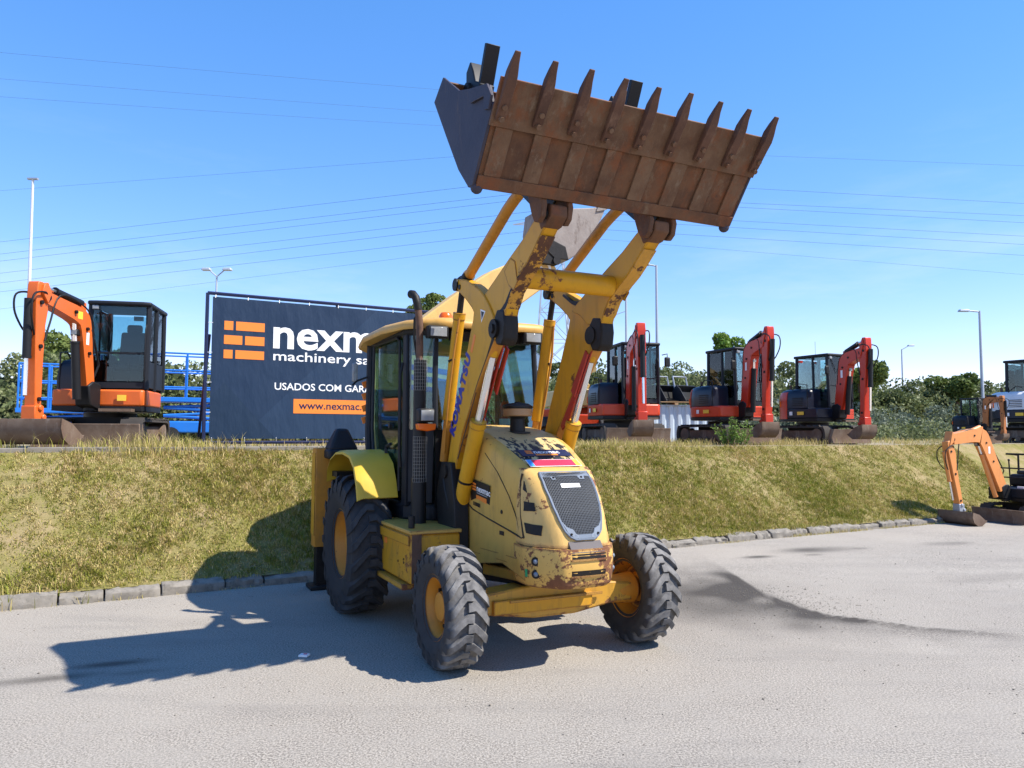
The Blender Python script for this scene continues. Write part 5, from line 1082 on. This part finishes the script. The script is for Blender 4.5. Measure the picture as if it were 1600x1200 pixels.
    # quick hitch and bucket
    q = ab; tf(MB().box((q.x, 0, q.z-.08), (.20, .22, .22)).cyl((q.x, -.14, q.z), (q.x, .14, q.z), .045).cyl((q.x-.08, -.14, q.z-.14), (q.x-.08, .14, q.z-.14), .045)).build('quick_hitch', K.get('hitch', arm), ar, bevel=.015)
    bw = K.get('bw', .24); bx, bz = q.x, q.z-.18
    prof = [(.14, .02), (.16, -.12), (.10, -.27), (-.03, -.36), (-.20, -.36), (-.36, -.27), (-.40, -.22), (-.34, -.22), (-.20, -.30), (-.05, -.30), (.05, -.23), (.09, -.12), (.08, 0)]
    fl = K.get('bflip', 1)
    bu = tf(MB().prism([(bx+x*fl, bz+z) for x, z in prof], -bw, bw)).build('bucket', K.get('bmat', M['mud']), r, bevel=.006)
    for s2_ in (-1, 1): tf(MB().prism([(bx+x*fl, bz+z) for x, z in ((.14, .02), (.16, -.12), (.10, -.27), (-.03, -.36), (-.20, -.36), (-.38, -.25), (-.1, -.05))], s2_*(bw-.02), s2_*(bw+.004))).build('bucket_side', K.get('bmat', M['mud']), bu)
    return r
def boomspec(foot, kn, tip, a0, a1, **k): return dict(pts=(foot, kn, tip), arm=(a0, a1), **k)
std = boomspec((1.02, .95), (1.22, 2.30), (2.02, 2.42), (2.10, 2.66), (2.06, .80))
ex1 = excavator((-7.12, 13.35, TER), -78, 'orange mini excavator with dark glass cab beside the slate banner', dict(body=M['horange'], arm=M['horange'], cover=M['darkblue'], boom=boomspec((1.02, .95), (1.22, 2.12), (2.16, 2.28), (2.30, 2.44), (2.26, .62), bcyl=M['black'], bw=.55, w=(.10, .15, .09), th=.095), lift_pad=M['yellowstrip'], swing=-15))
for sd in (-1, 1): pass
MB().box((.83, .40, .84), (.01, .14, .10)).build('body_sticker', M['yellowstrip'], ex1)
GR = 'red excavators parked in a row on the terrace'
k1 = excavator((2.72, 18.9, TER), -78, 'red mini excavator nearest the loader, with round mirror on its cab', dict(body=M['kred2'], arm=M['kred'], cover=M['darkblue'], boom=boomspec((1.02, .95), (1.12, 2.28), (1.70, 2.46), (1.80, 2.74), (1.84, .74)), mirrors=(-.40, .95), swing=-6, cw=M['kred2']), 1.0, GR)
k2 = excavator((5.60, 19.9, TER), -66, 'red mini excavator standing behind the bright green bush', dict(body=M['kred2'], arm=M['kred'], cover=M['darkblue'], boom=boomspec((1.02, .95), (1.20, 2.36), (1.84, 2.50), (1.96, 2.80), (1.82, .72)), swing=-8, cw=M['kred2']), 1.0, GR)
k3 = excavator((8.52, 21.3, TER), -62, 'red mini excavator at the right end of the red row, large dark engine cover', dict(body=M['darkblue'], arm=M['kred'], cover=M['darkblue'], boom=boomspec((1.02, .95), (1.26, 2.26), (1.86, 2.40), (1.98, 2.72), (1.86, .68)), swing=-10, cw=M['kred2'], cwe=1.47, cwz=.69), 1.0, GR)
text('30-4', .16, M['white'], k3, frame((-.70, -.62, 1.16), (.75, -.66, 0), (0, 0, 1)), bold=.003, extrude=.001)
MB().tube([(.3, -.2, 2.48), (.3, -.2, 2.85)], .004).build('aerial', M['black'], k3)
MB().box((.0, -.45, 2.30), (.06, .12, .06)).build('red_side_lamp', M['redpaint'], k3)
for k_ in (k2, k3): MB().prism([(.72, .30), (.80, .30), (.80, .69), (.72, .69)], .70, .96, 'Z').build('red_step_box', M['kred2'], k_)
whx = excavator((17.45, 25.6, TER), -60, 'white excavator with dark cab and green beacon at the right edge', dict(body=M['darkblue'], arm=M['bwhite'], cover=M['bwhite'], cw=M['bwhite'], boom=boomspec((1.02, .95), (1.05, 2.5), (1.9, 2.75), (2.0, 2.9), (1.95, .7)), swing=2), 1.13)
MB().lathe([(.001, 0), (.07, 0), (.07, .10), (.04, .14), (.001, .145)], (.1, .1, 2.5), 'Z', 14).build('green_beacon', plain('green beacon lens', (.01, .35, .25), .3), whx)
MB().prism([(-.85, 1.18), (-.2, 1.22), (-.85, 1.28)], -.775, -.765).build('red_swoosh', M['redpaint'], whx)
brx = excavator((14.55, 23.9, TER), -72, 'small brown orange excavator with dark cab in front of the white one', dict(body=M['plastic'], arm=M['borange'], cover=M['plastic'], boom=boomspec((1.02, .95), (1.10, 2.35), (1.85, 2.35), (1.95, 2.5), (1.95, .7)), swing=6), .57)
lox = excavator((11.42, 16.75, .0), -160, 'small pale orange excavator without cab standing on the asphalt at right', dict(body=M['plastic'], arm=M['oorange'], cover=M['plastic'], cyl=M['oorange'], cab=0, bladex=1.2, boom=boomspec((1.05, .95), (1.80, 2.55), (2.95, 2.40), (3.10, 2.30), (2.72, .55), w=(.15, .22, .15), hitch=M['steel'], bmat=M['mud'], bw=.55), swing=0), .75)
# ------------------------------------------------------------------ blue platform lifts
def lift(loc, rz, label):
    r = empty('platform_lift', loc, rz, label, 'platform lift', 'blue lifts behind the excavator and banner')
    b = M['liftblue']
    ch = MB().box((0, 0, .38), (1.75, .72, .26)).build('chassis', M['liftblue'], r, bevel=.03)
    for x in (-.6, .6):
        for y in (-.36, .36): MB().cyl((x, y-.06, .19), (x, y+.06, .19), .19, n=18).build('wheel', M['rubber'], ch)
    for k in range(4):
        for y in (-.28, .28):
            s_ = 1 if k % 2 else -1; MB().tube([(-.75*s_, y, .54+k*.09), (.75*s_, y, .63+k*.09)], .03, 6).build('scissor_arm', b, r)
    dk = MB().box((0, 0, .98), (1.80, .76, .10)).build('platform_deck', b, r, bevel=.01)
    for x in (-.86, -.3, .3, .86):
        for y in (-.36, .36): MB().tube([(x, y, 1.0), (x, y, 2.0)], .022, 6).build('rail_post', b, r)
    for z in (1.25, 1.62, 2.0):
        MB().tube([(-.86, -.36, z), (.86, -.36, z), (.86, .36, z), (-.86, .36, z)], .020, 6, True).build('guard_rail', b, r)
    MB().box((.95, .2, 1.6), (.1, .2, .3)).build('control_box', M['black'], r)
    return r
lift((-10.05, 16.9, TER-.25), R(28), 'blue platform lift behind the arm of the orange excavator')
lift((-7.05, 17.0, TER), R(25), 'blue platform lift between orange excavator and banner')
# ------------------------------------------------------------------ corrugated fence panel with black buckets on top
cf = empty('corrugated_container', (5.0, 23.2, TER), R(8), 'low pale corrugated metal container behind the red excavators', 'container')
mb = MB(); x = -1.7; k = 0; top = []
while x < 1.7:
    y = 0 if k % 2 else -.045; top += [(x, y), (x+.09, y)]; x += .13; k += 1
mb.prism(top+[(1.78, .9), (-1.7, .9)], .02, 1.12, 'Z'); mb.build('corrugated_sheet', M['corr'], cf, ang=20)
MB().box((.02, .43, 1.14), (3.55, 1.0, .03)).build('container_lid', M['corr'], cf)
for i, (x, lab) in enumerate(((-.62, 'black loader bucket on the corrugated container, nearest the first red excavator'), (.0, 'black loader bucket in the middle of the three on the container'), (.62, 'black loader bucket on the container, nearest the second red excavator'))):
    p = Vector((5.0, 23.2, TER+1.155))+Vector((x*math.cos(R(8))-.3*math.sin(R(8)), x*math.sin(R(8))+.3*math.cos(R(8)), .10))
    b = empty('loader_bucket', p, R(-55), lab, 'bucket', 'black buckets stored on the container')
    MB().prism([(-.25, 0), (.28, 0), (.32, .04), (.0, .06), (-.18, .14), (-.24, .34), (-.12, .52), (-.18, .54), (-.32, .34)], -.42, .42).build('bucket_shell', M['black'], b, bevel=.01)
    for sd in (-1, 1): MB().prism([(-.25, 0), (.28, 0), (.0, .42), (-.15, .53), (-.32, .34)], sd*.42, sd*.44).build('bucket_side', M['plastic'], b)
    MB().tube([(-.3, -.3, .3), (-.42, -.3, .82), (-.42, .3, .82), (-.3, .3, .3)], .03, 6).build('hanger_frame', M['steel'], b)
pt = empty('wooden_pallet', (5.0, 23.45, TER+1.155), R(8), 'light wooden pallet under the black buckets', 'pallet')
for y in (-.35, -.17, 0, .17, .35): MB().box((0, y, .085), (1.9, .12, .022)).build('deck_board', M['wood'], pt)
for x in (-.9, 0, .9): MB().box((x, 0, .037), (.10, .8, .07)).build('bearer', M['wood'], pt)
# cream and orange machine half hidden behind the loader arm
tl_ = empty('parked_dumper', (1.75, 21.8, TER), R(-70), 'orange red dumper with cream boom half hidden behind the loader arm', 'dumper')
MB().prism([(-.9, .45), (.7, .45), (.8, .8), (.5, 1.0), (-.9, 1.0)], -.55, .55).build('body', M['kred2'], tl_, bevel=.04)
for x in (-.6, .55):
    for y in (-.6, .6): MB().cyl((x, y-.12, .38), (x, y+.12, .38), .38, n=20).build('wheel', M['rubber'], tl_, bevel=.03)
MB().box((.80, -.35, .75), (.06, .2, .25)).build('headlight', M['lens'], tl_, bevel=.02)
MB().prism([(-.9, 1.05), (.9, 1.05), (1.1, 1.5), (-.9, 1.5)], -.5, .5).build('skip', M['cream'], tl_, bevel=.03)
MB().tube([(-.7, .2, 1.4), (.0, .35, 2.35), (.5, .45, 2.1)], .11, 6).build('boom', M['cream'], tl_)
MB().tube([(-.7, -.1, 1.4), (.1, .1, 2.0), (.6, .2, 1.6)], .08, 6).build('boom', M['cream'], tl_)
# ------------------------------------------------------------------ poles, pylon, wires
def at_px(u, v, D):   # world point on the line of sight at depth D (metres)
    f = 1175.; p, rr = PITCH, ROLL
    fw = Vector((0, math.cos(p), math.sin(p))); up = Vector((0, -math.sin(p), math.cos(p))); rt = Vector((1, 0, 0))
    r2 = rt*math.cos(rr)+up*math.sin(rr); u2 = up*math.cos(rr)-rt*math.sin(rr)
    d = fw+r2*((u-800)/f)-u2*((v-600)/f); return Vector((0, 0, 1.9))+d*(D/d.y)
def lamp_post(x, y, ztop, arm, label, r0=.09, lamp=True, armz=0., both=False):
    o = empty('street_lamp', (x, y, TER), 0, label, 'street lamp', 'street lamps beyond the yard'); H_ = ztop-TER
    MB().tube([(0, 0, 0), (0, 0, H_)], [r0, r0*.6], 10).build('pole', M['pole'], o)
    for a in ((arm, -arm) if both else (arm,)):
        MB().tube([(0, 0, H_-.05), (a, 0, H_+armz)], r0*.45, 8).build('arm', M['pole'], o)
        if lamp: MB().box((a*1.25, 0, H_+armz), (abs(a)*.55+.25, .32, .14), None, .8).build('lamp_head', M['pole'], o, bevel=.03)
    return o
ms = empty('tall_mast', (-16.17, 25, TER), 0, 'tall thin white mast at the left behind the orange excavator', 'mast')
MB().tube([(0, 0, 0), (-.1, 0, 8.8)], [.065, .04], 10).build('pole', plain('white mast paint', (.62, .64, .66), .5), ms); MB().box((-.1, 0, 8.82), (.34, .1, .06)).build('mast_cap', M['steel'], ms)
lamp_post(-15.9, 40, 10.3, .45, 'small double street lamp rising behind the top left of the banner', .08, True, .35, True)
lamp_post(7.75, 40, 10.95, -.5, 'street lamp with flat head just right of the loader arm', .10, True, .05)
lamp_post(5.95, 45, 9.0, .85, 'thin lamp pole with a plain slanting arm beside the loader arm', .05, False, .25)
tp = empty('tall_mast', (8.4, 55, TER), 0, 'thin grey pole rising behind the first red excavator', 'mast'); MB().tube([(0, 0, 0), (0, 0, 13)], [.10, .07], 8).build('pole', M['pole'], tp)
lamp_post(28.2, 45, 9.35, -.75, 'tall street lamp above the hedge at the right', .11, True, .02)
lamp_post(36.45, 70, 9.85, .7, 'short far street lamp with slanting head above the hedge', .10, True, .35)
PD = 120.
py_ = empty('pylon', (6.6, PD, TER), 0, 'lattice electricity pylon seen between the loader arms', 'pylon')
Hp = 42.; lev = [0, 5, 10, 15, 20, 24, 28, 32, 36, 42]
def half(z): return 3.2*(1-z/46)+.35
for sx in (-1, 1):
    for sy in (-1, 1): MB().tube([(sx*half(z), sy*half(z), z) for z in lev], .13, 4).build('leg', M['pole'], py_)
for sy in (-1, 1):
    mb = MB()
    for a, b in zip(lev[:-1], lev[1:]):
        mb.tube([(-half(a), sy*half(a), a), (half(b), sy*half(b), b)], .07, 4); mb.tube([(half(a), sy*half(a), a), (-half(b), sy*half(b), b)], .07, 4); mb.tube([(-half(b), sy*half(b), b), (half(b), sy*half(b), b)], .07, 4)
    mb.build('lattice_bracing', M['pole'], py_)
for sx in (-1, 1):
    mb = MB()
    for a, b in zip(lev[:-1], lev[1:]): mb.tube([(sx*half(a), -half(a), a), (sx*half(b), half(b), b)], .07, 4); mb.tube([(sx*half(a), half(a), a), (sx*half(b), -half(b), b)], .07, 4)
    mb.build('lattice_bracing', M['pole'], py_)
for z, w in ((29, 5.5), (34, 6.5), (39, 5)):
    MB().tube([(-w, 0, z), (0, 0, z+1.2), (w, 0, z)], .12, 4).tube([(-w, 0, z), (w, 0, z)], .10, 4).build('crossarm', M['pole'], py_)
def wire(a, b, sag, label, r=.035):
    pts = [a.lerp(b, t)-Vector((0, 0, 4*sag*t*(1-t))) for t in np.linspace(0, 1, 17).tolist()]
    return tag(MB().tube(pts, r, 4).build('power_line', M['wire']), label, 'power line', 'overhead power lines')
ordn = ['topmost', 'second', 'third', 'fourth', 'fifth', 'sixth', 'seventh', 'lowest']
Lw = [((0, 303), (700, 246)), ((0, 383), (740, 291)), ((0, 402), (795, 304)), ((0, 413), (795, 314)), ((0, 432), (775, 337)), ((0, 447), (770, 349)), ((0, 461), (750, 370)), ((0, 488), (750, 388))]
Rw = [((1197, 241), (1600, 254)), ((1171, 292), (1600, 313)), ((1162, 315), (1600, 332)), ((1162, 322), (1600, 343)), ((1154, 343), (1600, 364)), ((1062, 349), (1600, 377)), ((944, 358), (1600, 394)), ((939, 373), (1600, 424))]
for k in range(8):
    (x0, y0), (x1, y1) = Lw[k]; m_ = (y1-y0)/(x1-x0)
    wire(at_px(-260, y0-m_*260, 150), at_px(850, y0+m_*850, PD), 0, f'{ordn[k]} of the eight power lines running left of the loader bucket', .017 if k in (0, 7) else .024)
    (x0, y0), (x1, y1) = Rw[k]; m_ = (y1-y0)/(x1-x0)
    wire(at_px(880, y0+m_*(880-x0), PD), at_px(1860, y0+m_*(1860-x0), 150), 0, f'{ordn[k]} of the eight power lines running right of the loader bucket', .017 if k in (0, 7) else .024)
for k, ((x0, y0), (x1, y1)) in enumerate((((0, 86), (680, 139)), ((0, 127), (650, 172)), ((0, 155), (690, 196)))):
    m_ = (y1-y0)/(x1-x0); wire(at_px(-260, y0-260*m_, 60), at_px(900, y0+900*m_, 90), .15, ['highest', 'middle', 'lower'][k]+' of the three faint wires crossing the upper left sky', .009)
# ------------------------------------------------------------------ vegetation
hR = lambda s: float(np.interp(s, [0, 20, 26, 32, 40, 60], [3.4, 3.9, 4.1, 4.0, 3.7, 3.8]))
scrub('hedge_scrub', 20, 64, 17, 22, hR, 900, .12, M['leaf'], 'dense green scrub hedge behind the red excavators', 330)
scrub('grey_scrub', 24, 44, 12.0, 15.5, lambda s: 1.9, 60, .11, M['leafgrey'], 'grey green bushes in front of the right hedge', 260)
scrub('low_scrub', 26, 50, 9.5, 12.5, lambda s: .75, 70, .08, M['leaf'], 'low weeds and brambles at the foot of the right hedge', 160)
scrub('left_scrub', -6, 19, 16, 20, lambda s: float(np.interp(s, [-6, 2, 5, 12], [3.1, 3.0, 2.5, 2.5])), 420, .11, M['leaf'], 'dense green scrub behind the orange excavator and blue lifts', 300)
def backing(name, s0, s1, o, h, label):  # added dark solid inside the foliage, there to block light
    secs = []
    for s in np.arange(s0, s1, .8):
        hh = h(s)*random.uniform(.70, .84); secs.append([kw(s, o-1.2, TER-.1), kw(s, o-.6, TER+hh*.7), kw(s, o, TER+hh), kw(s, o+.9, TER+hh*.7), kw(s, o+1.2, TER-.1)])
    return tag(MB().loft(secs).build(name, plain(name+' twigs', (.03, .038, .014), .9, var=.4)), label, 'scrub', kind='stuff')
backing('hedge_light_block', 20, 64, 19.5, hR, 'added dark solid blocking light inside the hedge behind the red excavators')
backing('left_hedge_light_block', -6, 19, 18, lambda s: 2.4, 'added dark solid blocking light inside the scrub behind the orange excavator')
def tree(name, base, trunk_h, blobs, leaf, label, mat, per=420, cat='tree'):
    t = empty(name, base, 0, label, cat)
    tr = MB(); tr.tube([(0, 0, 0), (.06, .03, trunk_h*.5), (0, 0, trunk_h)], [.20, .15, .10], 8)
    for b in blobs: tr.tube([(0, 0, trunk_h*.7), (b[0]*.5, b[1]*.5, (trunk_h+b[2])/2), (b[0], b[1], b[2])], [.08, .05, .015], 5)
    tr.build('trunk', M['bark'], t)
    C, tt = clump_points(blobs, per); leaves('crown', C, rng.uniform(.6, 1.3, len(C))*leaf, tt, mat, t); return t
def crown(n, rx, rz, z, br):
    return [(random.gauss(0, rx*.5), random.gauss(0, rx*.5), z+random.uniform(-rz, rz), br*random.uniform(.7, 1.3), br*random.uniform(.7, 1.3), br*random.uniform(.5, .9)) for _ in range(n)]
def tb(u, D): p = at_px(u, 640, D); return (p.x, p.y, TER)
tree('broadleaf_tree', tb(672, 45), 6.0, [(-.9, 0, 7.6, .6, .6, .4), (-.3, .2, 8.0, .6, .6, .45), (.35, -.1, 8.15, .65, .6, .45), (.9, 0, 7.75, .6, .6, .4), (0, 0, 7.5, .9, .8, .5), (1.2, .2, 7.3, .4, .4, .3), (-1.7, 0, 7.05, .5, .5, .3), (.1, .1, 8.45, .4, .4, .25), (-1.2, -.1, 7.2, .5, .5, .35)], .11, 'round dark green tree rising behind the loader cab', M['leaftree'], 700)
tree('broadleaf_tree', tb(1130, 42), 4.0, crown(12, .85, .7, 4.9, .42), .15, 'light green tree top behind the cab of the second red excavator', M['leafbush'], 240)
tree('broadleaf_tree', tb(1345, 36), 1.6, crown(12, 1.1, .9, 2.4, .55), .14, 'bushy green tree beside the arm of the last red excavator', M['leaftree'])
tree('broadleaf_tree', tb(1385+105, 46), 1.8, crown(14, 1.0, .6, 3.0, .6), .15, 'rounded dark bush standing out of the hedge left of the tall lamp', M['leaftree'])
tree('broadleaf_tree', tb(105, 30), 2.0, crown(14, 1.0, 1.0, 3.0, .6), .13, 'rounded green tree behind the boom of the orange excavator', M['leaftree'])
tree('broadleaf_tree', tb(185, 32), 1.6, crown(10, .7, .6, 2.9, .45), .13, 'small green tree seen through the orange excavator cab', M['leaftree'])
# bright bush in front of the second red excavator
bp = at_px(1146, 690, 17.6); bu_ = empty('green_bush', (bp.x, bp.y, TER), 0, 'bright green bush on the crest before the second red excavator', 'bush')
C_, T_ = [], []; stems = MB()
for i in range(46):
    a = random.uniform(0, 6.28); q = random.uniform(0, .42); h = random.uniform(.3, .72)*(1-.6*q); lean = random.uniform(.05, .2)
    b0 = Vector((q*.6*math.cos(a), q*.6*math.sin(a), 0)); tp_ = Vector((q*1.15*math.cos(a), q*1.15*math.sin(a), h)); stems.tube([b0, tp_], .004, 4)
    for t in np.linspace(.15, 1, 24).tolist(): p = b0.lerp(tp_, t)+Vector((random.gauss(0, .022), random.gauss(0, .022), random.gauss(0, .015))); C_.append(p); T_.append(.3+.5*t+random.gauss(0, .12))
stems.build('stems', M['bark'], bu_); leaves('foliage', np.array(C_), rng.uniform(.02, .04, len(C_)), np.array(T_), M['leafbush'], bu_, 2.0)
# small litter and pebbles on the road
lt = tag(MB().prism([(0, 0), (.075, -.01), (.085, .05), (.04, .06), (.01, .055)], .004, .02, 'Z').build('litter_scrap', M['white']), 'crumpled white paper scrap lying beside the bucket shadow', 'litter'); lt.location = (-1.80, 6.50, 0)
MB().box((.05, .03, .021), (.03, .02, .004)).build('red_print', M['redprint'], lt)
mb = MB(); g = np.random.default_rng(3)
for i in range(2600):
    x, y = g.uniform(-7, 9), g.uniform(3.2, 13); r_ = g.uniform(.002, .007)*(1.7 if g.uniform() < .03 else 1)
    if i > 1500: x, y = g.normal(2.9, .55), g.normal(8.7, .5)
    if (x-KP[0])*KN[0]+(y-KP[1])*KN[1] > -.05: continue
    mb.ball((x, y, r_*.5), r_, 5, 3, (1, g.uniform(.6, 1), g.uniform(.5, .8)))
tag(mb.build('loose_grit', M['edging']), 'loose grit and pebbles scattered on the asphalt', 'grit', kind='stuff')
